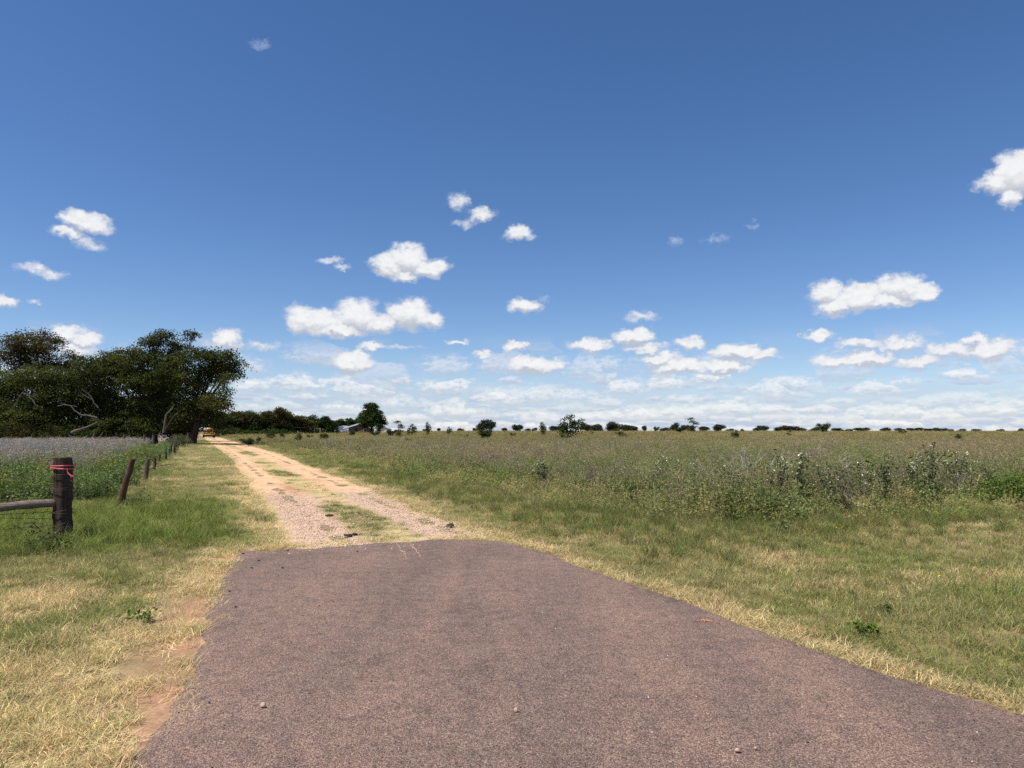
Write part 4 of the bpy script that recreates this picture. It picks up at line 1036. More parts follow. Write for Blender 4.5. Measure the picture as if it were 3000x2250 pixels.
# ------------------------------------------------------------------ mesquite saplings in the pasture
def sapling_lobes(kind):
    if kind == 0: return [((rng.normal() * .35, rng.normal() * .35, .35 + 1.0 * rng.random()), (.42, .42, .30), .9) for _ in range(7)]
    if kind == 1: return [((rng.normal() * .14, rng.normal() * .14, .3 + .26 * k), (.24, .24, .16), .7) for k in range(6)]
    return [((.20 * (k - 2.5) + rng.normal() * .08, rng.normal() * .2, .30 + 1.0 * rng.random()), (.20, .20, .38), .75) for k in range(6)]
sap = {}
sap_list = [  # column, base row, top row, kind, width factor, label
 (1674,1298,1221,2,1.2,'large feathery mesquite rising above the skyline of the pasture'),
 (1422,1296,1258,0,1.0,'compact dark mesquite bush below the lone skyline tree'),
 (1367,1290,1271,1,1.0,None),(1316,1278,1252,2,.7,'thin spiky mesquite twig bush on the pasture rise'),(1591,1282,1240,2,.8,'pale feathery mesquite beside the large one'),
 (1819,1288,1241,1,1.4,'upright pale green mesquite beyond the large one'),(1735,1280,1258,1,1.0,None),(1920,1268,1250,0,.8,'low pale green bush showing at the pasture skyline'),(2028,1270,1221,1,1.2,'tall thin mesquite sapling poking above the skyline trees'),
 (1992,1272,1253,0,.9,None),(2155,1296,1262,2,.8,'leggy mesquite leaning over in the dry grass'),(2312,1288,1262,1,1.3,'small dark upright mesquite alone in the pasture'),(2416,1272,1240,0,1.0,'round mesquite bush standing on the skyline'),
 (2812,1300,1274,2,1.4,'low green mesquite clump on the pasture slope'),(789,1294,1268,0,1.1,'rounded mesquite near the far wood'),(827,1294,1266,2,.8,'feathery mesquite beside the rounded one near the wood'),(874,1304,1272,2,1.0,'loose twiggy mesquite in the pasture near the lane'),
 (954,1300,1270,0,.9,None),(986,1312,1294,0,1.3,'low broad mesquite amid the pasture grass'),(1035,1284,1261,0,.8,'bushy mesquite in front of the brick house'),(1102,1284,1264,0,1.1,None),(1142,1284,1258,0,.9,None),(1169,1284,1230,1,1.0,'tall narrow mesquite sapling by the shade tree'),
 (1207,1284,1245,2,.9,'wide feathery mesquite past the narrow sapling'),(1254,1282,1240,2,.6,'leaning twiggy mesquite against the sky'),(1191,1304,1284,0,.9,None),(731,1308,1284,0,1.4,'dark mesquite bush in the shade of the overhanging elm'),(758,1300,1280,2,.8,'twiggy mesquite beside the dark shaded bush'),
 (2640,1276,1262,0,1.2,None),(905,1290,1274,0,.9,None),(1060,1300,1284,0,1.0,None),(1500,1284,1268,0,.8,None),(1100,1330,1304,1,1.0,'spindly weed stalk in the pasture by the lane edge')]
for q, (px, by, ty, kind, wf, lab) in enumerate(sap_list):
    b = gp(px, by); D = b[1]
    h = (by - ty) / FOC * D
    lab2 = lab or 'small mesquite sapling scattered in the pasture grass'; grp = 'mesquite saplings in the pasture' if not lab else 'named mesquites in the pasture'
    if kind not in sap or q in (0, 1):
        t = shrub('mesquite_sapling', b, sapling_lobes(kind), 'leaf_mesquite', lab2, 'sapling', 'mesquite saplings in the pasture', leaf=0.11, clump_r=0.13, per_m2=13.0, per_clump=34, r=0.022, stems=4)
        sap[kind] = t
    else:
        t = copy_tree(sap[kind], b, lab2, 'mesquite saplings in the pasture')
    H0 = 1.5 if kind != 1 else 1.8
    t.rotation_euler.z = 0 if q == 0 else rng.random() * 6.28
    t.scale = (h / H0 * wf, h / H0 * wf, h / H0)

# ------------------------------------------------------------------ tall weeds and dead bushes in the near pasture
def poppy(base, h, n, spread, label, bloom=0.5, lean=0.0, dense=1.0):
    """A prickly white-flowered weed: branching stalks, jagged leaves, white blooms at the tips."""
    t = thing('flowering_weed', base, label, 'weed')
    st, lf, fl = MB(), MB(), MB()
    for k in range(n):
        a = rng.random() * 6.28; l = spread * (0.25 + 0.75 * rng.random()); hh = h * (0.72 + 0.28 * rng.random()) if k else h
        if k == 0: l *= 0.2
        tip = np.array([math.cos(a) * l + lean * hh, math.sin(a) * l, hh])
        p = bent((rng.normal() * .03, rng.normal() * .03, -.03), tip, 0.02, 6, 0.06)
        st.tube(p, np.linspace(.010, .004, 6), 5, cap=False)
        m = int(26 * dense * hh)
        tt = rng.random(m) ** .8 * 4.99
        i0 = tt.astype(int); C = p[i0] + (p[i0 + 1] - p[i0]) * (tt - i0)[:, None] + rng.normal(size=(m, 3)) * .05
        leaves(lf, C, 0.095, rng.random(m), .36, .2)
        for z in range(3):
            s0 = p[rng.integers(2, 5)]; e = s0 + np.array([rng.normal() * .10, rng.normal() * .10, .10 + .12 * rng.random()])
            st.tube([s0, e], [.005, .003], 4, cap=False)
            leaves(lf, e + rng.normal(size=(7, 3)) * .05, 0.07, rng.random(7), .4, .2)
            if rng.random() < bloom: leaves(fl, e + np.array([0, 0, .03]) + rng.normal(size=(4, 3)) * .012, 0.034, rng.random(4), .9, .6)
        if rng.random() < bloom: leaves(fl, p[-1] + rng.normal(size=(5, 3)) * .016, 0.040, rng.random(5), .9, .6)
    st.build('stalk', MAT['stem'], t); lf.build('foliage', MAT['leaf_weed'], t)
    if fl.v: fl.build('blossom', MAT['petal'], t)
    return t
for (px, by, ty, n, sp_, lab, bl) in [
    (1600,1440,1352,8,.42,'loose white-flowered weed by itself at the pasture front',.9),
    (1905,1440,1366,6,.35,'white-flowered weed between bare dead stems and brown grass',.5),
    (1945,1455,1340,7,.35,'tall pale weed dotted with white blooms next to a leaning dead bush',.7),
    (1995,1450,1352,6,.35,'yellowish white-flowered weed before the leaning dead bush',.6),
    (2130,1470,1360,7,.45,'leafy white-flowered weed under the leaning dead bush',.4),
    (2275,1490,1322,5,.22,'slender tall weed with a spray of white buds beside a forked dead stem',.8),
    (2345,1500,1325,6,.22,'upright weed stacked with white buds between two dead stems',.9),
    (2450,1495,1352,9,.5,'bushy weed with scattered white buds amid dark leaves',.5),
    (2530,1490,1342,9,.5,'wide leafy weed with a grey dead stalk through it',.6),
    (2600,1500,1322,4,.18,'dark narrow weed with drooping side leaves',.2),
    (2725,1492,1296,5,.16,'tallest weed, a dark column crowned with white blooms',1.0),
    (2680,1480,1350,7,.35,'weed with white blooms at the foot of the tallest column',.6),
    (2790,1470,1318,8,.4,'broad yellow green weed beside the tallest column',.7),
    (2870,1470,1362,6,.35,'thin weed with few blooms near the bright bush',.4)]:
    b = gp(px, by); poppy(b, (by - ty) / FOC * b[1] * 0.96, n, sp_ * 1.25, lab, bl, dense=1.6 if n < 6 else 1.1)
def dead_bush(px, by, ty, spread, n, label, lean=0.0, grp=None):
    b = gp(px, by); h = (by - ty) / FOC * b[1]
    t = thing('dead_bush', b, label, 'dead bush', grp)
    m, tw = MB(), MB()
    for k in range(n):
        l = spread * h * rng.normal() * .5
        p = bent((rng.normal() * .02, rng.normal() * .02, -.03), (lean * h + l * (k > 0), rng.normal() * spread * h * .3, h * (.7 + .3 * rng.random()) if k else h), .03, 8, .12)
        m.tube(p, np.linspace(.012, .003, 8), 5, cap=False)
        for z in range(6):
            s0 = p[rng.integers(2, 7)]; e = s0 + np.array([rng.normal() * .14 * h, rng.normal() * .1 * h, .12 * h + .14 * h * rng.random()])
            q = bent(s0, e, .02, 4, .15); tw.tube(q, np.linspace(.006, .002, 4), 4, cap=False)
            f = q[2]; tw.tube([f, f + np.array([rng.normal() * .05, rng.normal() * .05, .07]) * h], [.003, .0015], 3, cap=False)
    m.build('stem', MAT['twig'], t); tag(tw.build('twig', MAT['twig'], t), kind='stuff')
    return t
dead_bush(2188,1462,1308,.35,4,'tall bleached dead bush with a forked crown in the weeds')
dead_bush(2112,1452,1345,.25,3,'bleached dead bush leaning far over beside the forked one',-.62)
dead_bush(2296,1470,1334,.3,3,'thin dead stem forking in a narrow Y among white-flowered weeds')
dead_bush(2400,1375,1304,.15,5,'distant upright bundle of grey dead stems')
dead_bush(2512,1440,1340,.35,3,'grey dead stem leaning inside the wide leafy weed',-.4)
dead_bush(1868,1342,1310,.3,3,'pale dead twig leaning over in the middle pasture',.9)
dead_bush(1690,1310,1284,.8,7,'grey dead brush tangled at the foot of the large mesquite')
dead_bush(1790,1330,1300,.9,8,'low grey purple dead brush past the large mesquite')
dead_bush(2985,1400,1340,.5,4,'grey dead twigs behind the bright green bush',.3)
dead_bush(2060,1490,1420,.6,4,'short broken pale stems low in the leafy weeds',-.4)
L = [((-.35, 0, .35), (.34, .3, .26), 1), ((.1, 0, .48), (.36, .3, .28), 1), ((.5, .1, .40), (.34, .3, .28), 1), ((.15, -.1, .25), (.5, .3, .2), 1)]
shrub('green_bush', gp(2955, 1490), L, 'leaf_bright', 'bright yellow green rounded bush at the pasture front', 'bush', None, leaf=0.05, clump_r=0.075, per_m2=34, per_clump=26, r=.012)
L = [((0, 0, .075), (.085, .075, .06), 1), ((.07, 0, .05), (.07, .06, .045), 1)]
shrub('broadleaf_weed', gp(2530, 1862), L, 'leaf_bright', 'low fresh green broad-leaved weed in the verge near the asphalt', 'weed', None, leaf=0.045, clump_r=0.03, per_m2=110, per_clump=8, r=.003)
shrub('broadleaf_weed', gp(2585, 1802), L, 'leaf_weed', 'dark low weed just behind the fresh broad-leaved one', 'weed', None, leaf=0.035, clump_r=0.03, per_m2=90, per_clump=7, r=.003)
shrub('thistle', gp(2290, 1565), [((0, 0, .13), (.09, .09, .11), 1)], 'leaf_weed', 'dark blue green thistle at the edge of the pasture', 'thistle', None, leaf=0.07, clump_r=0.06, per_m2=70, per_clump=10, r=.008)
shrub('broadleaf_weed', gp(408, 1818), [((0, 0, .05), (.15, .12, .05), 1)], 'leaf_bright', 'small lime green weed flat in the dry grass by the asphalt', 'weed', None, leaf=0.045, clump_r=0.05, per_m2=70, per_clump=10, r=.004)
shrub('post_weed', gp(100, 1620), [((-.05, 0, .25), (.16, .14, .24), 1), ((.2, 0, .16), (.2, .14, .16), 1), ((.32, .05, .2), (.14, .12, .16), 1)], 'leaf_weed', 'grey green leafy weed in front of the corner post', 'weed', None, leaf=0.045, clump_r=0.055, per_m2=42, per_clump=12, r=.006)
shrub('post_weed', gp(395, 1496), [((0, 0, .16), (.3, .2, .16), 1), ((.15, 0, .3), (.2, .2, .2), .7)], 'leaf_weed', 'dark weed round the foot of the leaning post', 'weed', None, leaf=0.05, clump_r=0.06, per_m2=26, per_clump=12, r=.006)
def bloom(px, py, h, n, label):
    b = gp(px, py + h / b_scale(px, py)); t = thing('yellow_flower', b, label, 'flower', 'yellow flowers in the verge')
    s, f = MB(), MB()
    for k in range(n):
        tip = np.array([rng.normal() * .05, rng.normal() * .05, h * (.85 + .2 * rng.random())])
        s.tube([(0, 0, 0), tip], [.003, .002], 4, cap=False); leaves(MB(), tip + rng.normal(size=(6, 3)) * .004, .024, rng.random(6), .8, .7).build('blossom', MAT['yellow_petal'], t)
    s.build('stem', MAT['stem'], t)
def b_scale(px, py): return gp(px, py)[1] / FOC
bloom(2477, 1548, .22, 5, 'cluster of small yellow flowers before the leafy weeds')
bloom(2771, 1692, .12, 2, 'single yellow flower in the short verge grass')

# ------------------------------------------------------------------ fence
def rough_post(w, h, seg=10, rows=14, square=0.5, taper=0.92, crook=0.02, seed=0):
    r0 = np.random.default_rng(seed)
    th = np.arange(seg * 2) * math.pi / seg
    c, s = np.cos(th), np.sin(th)
    k = 1 / np.maximum(np.abs(c), np.abs(s)) * square + (1 - square)
    groove = 1 - 0.07 * (r0.random(seg * 2) ** 2)
    cx = np.cumsum(r0.normal(size=(rows + 1, 2)) * crook, 0) * 0.35
    V = []
    for i in range(rows + 1):
        t = i / rows; rr = w / 2 * (1 - (1 - taper) * t) * k * groove * (1 + 0.035 * r0.normal(size=seg * 2))
        z = np.full(seg * 2, -0.25 + (h + 0.25) * t)
        if i == rows: z = z + 0.006 * r0.normal(size=seg * 2)
        V.append(np.c_[c * rr + cx[i, 0], s * rr + cx[i, 1], z])
    n = seg * 2
    i, j = np.meshgrid(np.arange(rows), np.arange(n), indexing='ij')
    f = np.stack([i * n + j, i * n + (j + 1) % n, (i + 1) * n + (j + 1) % n, (i + 1) * n + j], -1).reshape(-1, 4)
    m = MB().add(np.vstack(V), f)
    top = V[-1]; m.add(np.vstack([top, top.mean(0)[None] - [[0, 0, .012]]]), [[q, (q + 1) % n, n] for q in range(n)])
    return m
def ring(mb, c, w, r=.003, tilt=0.0, square=.5, turns=1.0):
    th = np.linspace(0, 2 * math.pi * turns, int(26 * turns) + 1)
    k = 1 / np.maximum(np.abs(np.cos(th)), np.abs(np.sin(th))) * square + (1 - square)
    p = np.c_[np.cos(th) * w / 2 * k, np.sin(th) * w / 2 * k, tilt * np.cos(th)] + np.asarray(c)
    return mb.tube(p, r, 4)
P1 = gp(181, 1582)
post = thing('corner_post', P1, 'thick dark timber corner post with wires and a pink ribbon round it', 'post', rz=-0.12)
body = rough_post(0.222, 1.20, 10, 22, .72, .97, .012, 3).build('timber', MAT['tie'], post)
body.rotation_euler = (0, math.radians(-1.4), 0)
for z, tl in ((0.96, .004), (0.76, .006), (0.735, .002), (0.42, .03), (0.40, -.006), (0.22, .05)):
    ring(MB(), (-z * .024, 0, z), .245, .0032, tl, .72).build('wire_wrap', MAT['wire'], post)
rb = thing('marker_ribbon', P1 + [0, 0, 1.06], 'pink plastic ribbon tied round the top of the corner post', 'ribbon', rz=-0.12)
for z, tl in ((.025, .004), (-.012, -.010)):
    th = np.linspace(0, 2 * math.pi, 33); k = 1 / np.maximum(np.abs(np.cos(th)), np.abs(np.sin(th))) * .72 + .28
    m = MB(); a = np.c_[np.cos(th) * .121 * k - .025, np.sin(th) * .121 * k, tl * np.cos(th) + z]
    V = np.vstack([a + [0, 0, .009], a - [0, 0, .009], a * [1.03, 1.03, 1] - [0, 0, .009], a * [1.03, 1.03, 1] + [0, 0, .009]])
    n = len(th); f = [[q * n + i, q * n + i + 1, ((q + 1) % 4) * n + i + 1, ((q + 1) % 4) * n + i] for q in range(4) for i in range(n - 1)]
    m.add(V, f).build('band', MAT['pink'], rb)
for pts in ([(.118, -.10, -.01), (.135, -.11, -.06), (.17, -.11, -.10), (.225, -.10, -.125)], [(.118, -.10, -.01), (.14, -.105, -.08), (.185, -.11, -.105), (.20, -.11, -.14)]):
    p = np.array(pts); m = MB(); V = np.vstack([p + [0, 0, .009], p - [0, .004, .009]]); V2 = V + [0, .003, 0]
    n = len(p); f = [[i, i + 1, n + i + 1, n + i] for i in range(n - 1)] + [[2 * n + i, 3 * n + i, 3 * n + i + 1, 2 * n + i + 1] for i in range(n - 1)]
    m.add(np.vstack([V, V2]), f).build('tail', MAT['pink'], rb)
# brace rail from the corner post to the next one along the road
du = np.array([-CU, -SU, 0.0])
P0 = P1 + du * 2.7
p0 = thing('brace_post', P0, 'dark timber brace post at the far end of the grey rail', 'post'); rough_post(.2, 1.15, 10, 16, .6, .95, .012, 8).build('timber', MAT['tie'], p0)
ra_, rb_ = P1 + du * .10 + [0, 0, .545], P0 + [0, 0, .33]
rl = thing('brace_rail', (ra_ + rb_) / 2, 'weathered grey round rail bracing the corner post', 'rail')
m = MB(); nn = 18
pts = np.array([ra_ + (rb_ - ra_) * t + np.array([0, 0, .018 * math.sin(t * 9)]) for t in np.linspace(0, 1, nn)]) - (ra_ + rb_) / 2
m.tube(pts, .058 + .006 * rng.random(nn), 16, rough=.16)
m.build('pole', MAT['rail'], rl)
posts = [(P1, 1.2)]
fence_spec = [
 (352,1484,1342,'post_red',.135,(.24,.05),'leaning reddish cedar post with loose wire hanging from it'),
 (424,1408,1345,'post_grey',.15,(.10,0),'crooked weathered cedar post after the leaning one'),
 (453,1379,1341,'post_red',.12,(.02,0),'short straight dark cedar post after the crooked one'),
 (468,1356,1331,'post_red',.10,(0,0),'short thin cedar post just before the steel stakes'),
 (487,1349,1315,'tee',.045,(-.06,0),None),(496,1337,1310,'tee',.045,(.0,0),None),(500,1334,1295,'tee',.05,(.06,0),None),(510,1330,1294,'tee',.05,(.03,0),None),(515,1329,1296,'tee',.045,(0,0),None),(521,1322,1296,'tee',.045,(.02,0),None),
 (534,1308,1268,'post_grey',.16,(.45,0),'tilted grey post among the bushes near the overhanging elm'),(551,1302,1267,'post_grey',.40,(.02,0),'stout brown post beside the trunk of the overhanging elm')]
for q, (px, by, ty, mt, w, ln, lab) in enumerate(fence_spec):
    b = gp(px, by); h = (by - ty) / FOC * b[1]
    t = thing('fence_stake' if mt == 'tee' else 'fence_post', b, lab or 'thin dark steel stake in the fence line past the cedar posts', 'stake' if mt == 'tee' else 'post', 'steel stakes in the fence line' if not lab else None)
    if mt == 'tee':
        w, h = w * 1.9, h * 1.2
        m = MB().box((0, 0, h / 2 - .1), (w, .008, h + .2)).box((0, .02, h / 2 - .1), (.008, .036, h + .2))
        m.box((0, -.006, h * .5), (w * .9, .004, h * .9))
        o = m.build('stake', MAT['tee'], t)
    else:
        o = rough_post(w, h, 8, 12, .15, .85, .02, 20 + q).build('timber', MAT[mt], t)
        ring(MB(), (0, 0, h * .74), w * 1.02, .003, .006, .15).build('wire_wrap', MAT['wire'], t)
    o.rotation_euler = (-ln[1], math.atan(ln[0]), 0)
    for c in t.children:
        c.rotation_euler = o.rotation_euler
    if q < 11: posts.append((b, h * .92))
def wire(name, pts, label, r=.003, barbs=False, grp=None):
    pts = np.asarray(pts, float); c = pts.mean(0)
    t = tag(MB().tube(pts - c, r, 4, cap=False).build(name, MAT['wire'], loc=c), label, 'wire', grp)
    if barbs:
        m = MB()
        L = np.r_[0, np.cumsum(np.linalg.norm(np.diff(pts, axis=0), axis=1))]
        for s in np.arange(.12, min(L[-1], 9), .13):
            k = min(np.searchsorted(L, s), len(L) - 1); f = (s - L[k - 1]) / (L[k] - L[k - 1]); p = pts[k - 1] + (pts[k] - pts[k - 1]) * f - c
            d = rng.normal(size=3) * .011; m.tube([p - d, p + d], r * .9, 3, cap=False); d = rng.normal(size=3) * .011; m.tube([p - d, p + d], r * .9, 3, cap=False)
        m.build('barb', MAT['wire'], t)
    return t
def sagging(a, b, n=10, sag=.03): return [a + (b - a) * t - np.array([0, 0, sag * 4 * t * (1 - t)]) for t in np.linspace(0, 1, n)]
for z0, z1, lab in ((.96, .93, 'topmost barbed wire running out along the brace rail'), (.745, .74, 'second barbed wire from the corner post above the rail'), (.42, .45, 'barbed wire just below the brace rail'), (.22, .2, 'lowest barbed wire beside the brace rail')):
    wire('barbed_wire', sagging(P1 + du * .115 + [0, 0, z0], P0 + [0, 0, z1], 10, .03), lab, barbs=True)
wire('barbed_wire', sagging(P1 + du * .1 + [0, -.05, .32], P0 + [0, -.1, .62], 10, .04), 'slack barbed wire crossing the brace rail at a slant', barbs=True)
for fz, lab in ((.9, 'upper slack fence wire strung along the cedar posts'), (.55, 'middle slack fence wire along the cedar posts')):
    p = []
    for (a, ha), (b, hb) in zip(posts[1:-1], posts[2:]): p += sagging(a + [0, 0, ha * fz], b + [0, 0, hb * fz], 6, .10)
    wire('fence_wire', p, lab, .003)
b2 = posts[1][0]
wire('loose_wire', [b2 + q for q in ([.17, 0, .75], [.26, .0, .55], [.32, .05, .42], [.40, 0, .3], [.36, 0, .2], [.28, .02, .28])], 'loop of loose wire hanging off the leaning post')
wire('loose_wire', [b2 + q for q in ([.17, 0, .72], [.05, -.3, .55], [-.3, -.6, .42], [-.8, -.8, .40], [-1.1, -.7, .46])], 'broken wire trailing from the leaning post towards the corner post')
wire('loose_wire', [P1 + q for q in ([.1, -.08, .9], [.18, -.1, .86], [.28, -.1, .78], [.34, -.05, .68])], 'short wire end curling from the corner post below the ribbon')
wire('loose_wire', [P1 + q for q in ([.1, -.1, .20], [.16, -.1, .21], [.20, -.12, .17], [.21, -.1, .08])], 'wire hook bent down at the foot of the corner post')
lw = gp(424, 1408); wire('fence_stick', [lw + q for q in ([-.35, 0, .1], [.0, .0, .3], [.35, .3, .48], [.6, .5, .5])], 'pale stick caught in the fence behind the crooked post', .012)
for (px, by, ty) in [(367,1300,1276),(426,1296,1272),(452,1296,1273),(127,1300,1278),(145,1300,1280)]:
    b = at(px, 76); h = (by - ty) / FOC * 76
    t = thing('old_post', b, 'old grey post standing in dry weeds before the elms', 'post', 'old posts before the elms'); rough_post(.24, h + .3, 7, 8, .3, .9, .02, px).build('timber', MAT['post_grey'], t)

# ------------------------------------------------------------------ road grader parked on the lane
MAT['cat'] = plain('machine_yellow', (0.55, 0.32, 0.025), 0.5, 0.15, 3.0, spec=0.4)
MAT['rubber'] = plain('tyre_rubber', (0.018, 0.017, 0.016), 0.9, 0.3, 9.0)
MAT['glass'] = plain('dark_glass', (0.03, 0.035, 0.04), 0.15, 0.1, 2.0, spec=0.6)
MAT['steel'] = plain('worn_steel', (0.16, 0.13, 0.11), 0.6, 0.3, 5.0, metal=0.3)
MAT['white'] = plain('white_paint', (0.78, 0.78, 0.77), 0.5, 0.05, 2.0)
MAT['metal_roof'] = plain('pale_metal_roof', (0.85, 0.85, 0.84), 0.45, 0.06, 2.0)
MAT['grey_and_shade_roof'] = plain('grey_and_shade_roof', (0.40, 0.42, 0.45), 0.6, 0.1, 2.0)  # garage roof's own grey, also the painted shade on one farmhouse slope
MAT['brick'] = plain('brown_brick', (0.15, 0.095, 0.066), 0.9, 0.25, 5.0)
MAT['brick_dark'] = plain('dark_brick', (0.11, 0.07, 0.052), 0.9, 0.25, 5.0)
MAT['tan'] = plain('tan_paint', (0.46, 0.36, 0.26), 0.8, 0.1, 3.0)
MAT['black'] = plain('black_trim', (0.02, 0.02, 0.02), 0.6, 0.1, 3.0)
gxy = xy_of(3.15, 186.0)
gr = thing('road_grader', (gxy[0], gxy[1], float(ground_z(*gxy))), 'yellow road grader parked on the lane under the trees', 'grader', rz=ANG)
gr.scale = (1.2, 1.2, 1.15)
MB().box((0, -2.6, 1.45), (1.45, 2.0, 1.0), taper=.93).build('engine_hood', MAT['cat'], gr)
MB().box((0, -3.62, 1.45), (1.0, .05, .7)).build('radiator_grille', MAT['steel'], gr)
m = MB().box((0, -3.75, .62), (2.1, .12, .16)).box((0, -3.75, .98), (2.1, .12, .10)).box((-.98, -3.75, .80), (.12, .12, .30)).box((.98, -3.75, .80), (.12, .12, .30)); m.build('rear_bumper', MAT['cat'], gr)
cb = MB().box((0, -.9, 1.55), (1.5, 1.4, .9)).box((0, -.9, 2.36), (1.62, 1.55, .10)).build('cab', MAT['cat'], gr)
for sx in (-.7, .7):
    for sy in (-1.55, -.25): MB().box((sx, sy, 2.15), (.09, .09, .45)).build('cab_pillar', MAT['cat'], cb)
for c, s in (((0, -1.57, 2.14), (1.25, .03, .36)), ((.72, -.9, 2.14), (.03, 1.15, .36)), ((-.72, -.9, 2.14), (.03, 1.15, .36)), ((0, -.23, 2.14), (1.25, .03, .36))): MB().box(c, s).build('window', MAT['glass'], cb)
MB().tube([(0, -.4, 1.3), (0, 1.5, 1.5), (0, 3.0, 1.45), (0, 3.8, 1.0)], [.2, .18, .17, .15], 8).build('frame_beam', MAT['cat'], gr)
m = MB().prism([(-.3, 0), (-.12, .1), (-.06, .35), (-.15, .62), (-.28, .66), (-.13, .36), (-.18, .14)], 'x', -1.7, 1.7)
bl = m.build('moldboard', MAT['steel'], gr); bl.location = (.5, 1.1, .12); bl.rotation_euler = (0, 0, .5)
for (wx, wy) in ((-.95, -3.0), (.95, -3.0), (-.95, -1.6), (.95, -1.6), (-.85, 3.8), (1.05, 3.8)):
    wl = bpy.data.objects.new('wheel', None); scene.collection.objects.link(wl); wl.parent = gr; wl.location = (wx, wy, .6)
    MB().cyl((0, 0, 0), 'x', .6, .36, 20).build('tyre', MAT['rubber'], wl); MB().cyl((0, 0, 0), 'x', .3, .40, 14).build('rim', MAT['cat'], wl)
MB().tube([(-1.0, 3.8, .6), (1.15, 3.8, .6)], .1, 8).build('front_axle', MAT['cat'], gr)
MB().tube([(.45, -2.3, 1.9), (.45, -2.3, 2.35)], .05, 8).build('exhaust_pipe', MAT['black'], gr)

# ------------------------------------------------------------------ farmstead
D = 258; s = D / FOC
hb = at(1050, D)
hz = lambda py: (1262 - py) * s + EYE - hb[2]
hx = lambda px: (px - 1050) * s
hs = thing('farmhouse', hb, 'low brown brick farmhouse with a pale metal gable roof', 'house')
wall = MB().prism([(hx(1017), 0), (hx(1082), 0), (hx(1082), hz(1254.5)), (hx(1052), hz(1243)), (hx(1017), hz(1253))], 'y', 0, 9.5).build('wall', MAT['brick'], hs)
rf = MB().prism([(hx(1008), hz(1257.0)), (hx(1052), hz(1243.8)), (hx(1052), hz(1240.2)), (hx(1008), hz(1253.4))], 'y', -.5, 10).build('roof', MAT['metal_roof'], hs)
MB().prism([(hx(1052) + .004, hz(1241.8)), (hx(1090), hz(1256.5)), (hx(1090), hz(1255)), (hx(1052) + .004, hz(1240.2))], 'y', -.5, 10).build('shade_toned_slope', MAT['grey_and_shade_roof'], rf)  # same pale roof; the tree's shadow on this slope is put into its colour
for px in (1013, 1018.5, 1021.5): MB().box((hx(px), -.35, hz(1253) / 2), (.16, .16, hz(1253) - .1)).build('porch_post', MAT['white'], hs)
for px in (1029, 1070):
    w_ = MB().box((hx(px), -.02, 1.45), (1.1, .06, 1.1)).build('window', MAT['white'], hs); MB().box((hx(px), -.06, 1.45), (.95, .03, .95)).build('pane', MAT['glass'], w_)
MB().box((hx(1044), -.02, 1.05), (.95, .06, 2.05)).build('door', MAT['black'], hs)
MB().box((hx(1078), 4.5, hz(1247) - .1), (.6, .8, 1.2)).build('chimney', MAT['brick_dark'], rf)
gb = at(1002, 262)
ga = thing('garage', gb, 'white garage with a low grey roof next to the brick house', 'garage')
s2 = 262 / FOC; qx = lambda px: (px - 1002) * s2; qz = lambda py: (1262 - py) * s2 + EYE - gb[2]
MB().prism([(qx(990), 0), (qx(1013.5), 0), (qx(1013.5), qz(1255.2)), (qx(1005), qz(1250)), (qx(990), qz(1255.2))], 'y', 0, 7).build('wall', MAT['white'], ga)
MB().prism([(qx(976), qz(1257)), (qx(1004), qz(1249)), (qx(1013), qz(1252.4)), (qx(1013), qz(1251)), (qx(1004), qz(1247.4)), (qx(976), qz(1255.6))], 'y', -.4, 7.4).build('roof', MAT['grey_and_shade_roof'], ga)
MB().box((qx(1002), -.03, 1.15), (2.3, .05, 2.1)).build('garage_door', MAT['white'], ga)
cb_ = at(965, 262); cp = thing('carport', cb_, 'low flat carport roof on thin posts sheltering the white pickups', 'carport')
MB().box((0, 2.5, 2.42), (4.6, 6, .14)).build('roof', MAT['metal_roof'], cp)
for xx, yy in ((-2.1, -.3), (2.1, -.3), (-2.1, 5.2), (2.1, 5.2)): MB().box((xx, yy, 1.175), (.12, .12, 2.35)).build('post', MAT['white'], cp)
def pickup(loc, rz, label, col):
    t = thing('pickup_truck', loc, label, 'pickup', rz=rz)
    MB().prism([(-2.7, .55), (-2.75, 1.05), (-1.35, 1.12), (2.7, 1.08), (2.72, .55)], 'y', -.92, .92).build('body', MAT[col], t)
    c = MB().prism([(-1.3, 1.1), (-.6, 1.78), (.75, 1.8), (1.0, 1.1)], 'y', -.82, .82).build('cab', MAT[col], t)
    for yy in (-.83, .83): MB().prism([(-1.05, 1.16), (-.52, 1.68), (.68, 1.70), (.85, 1.16)], 'y', yy - .012, yy + .012).build('window', MAT['glass'], c)
    for wx in (-1.75, 1.75):
        for yy in (-.8, .8):
            w = bpy.data.objects.new('wheel', None); scene.collection.objects.link(w); w.parent = t; w.location = (wx, yy, .38)
            MB().cyl((0, 0, 0), 'y', .38, .26, 16).build('tyre', MAT['rubber'], w); MB().cyl((0, 0, 0), 'y', .2, .29, 12).build('rim', MAT['steel'], w)
    for yy in (-.7, .7): MB().box((-2.74, yy, .88), (.05, .3, .16)).build('headlight', MAT['glass'], t)
pk = at(968, 252); pickup(pk, 0.25, 'white pickup parked before the carport, side towards the pasture', 'white')
pk = at(984, 254); pickup(pk, 1.1, 'white pickup parked nose-out beside the garage', 'white')
sb = at(1130, 262); sh = thing('garden_shed', sb, 'small tan roofed shed past the shade tree', 'shed')
MB().prism([(-1.6, 0), (1.6, 0), (1.6, 1.6), (0, 2.4), (-1.6, 1.6)], 'y', 0, 3).build('wall', MAT['white'], sh)
MB().prism([(-1.9, 1.5), (0, 2.46), (1.9, 1.5), (1.9, 1.62), (0, 2.6), (-1.9, 1.62)], 'y', -.2, 3.2).build('roof', MAT['tan'], sh)
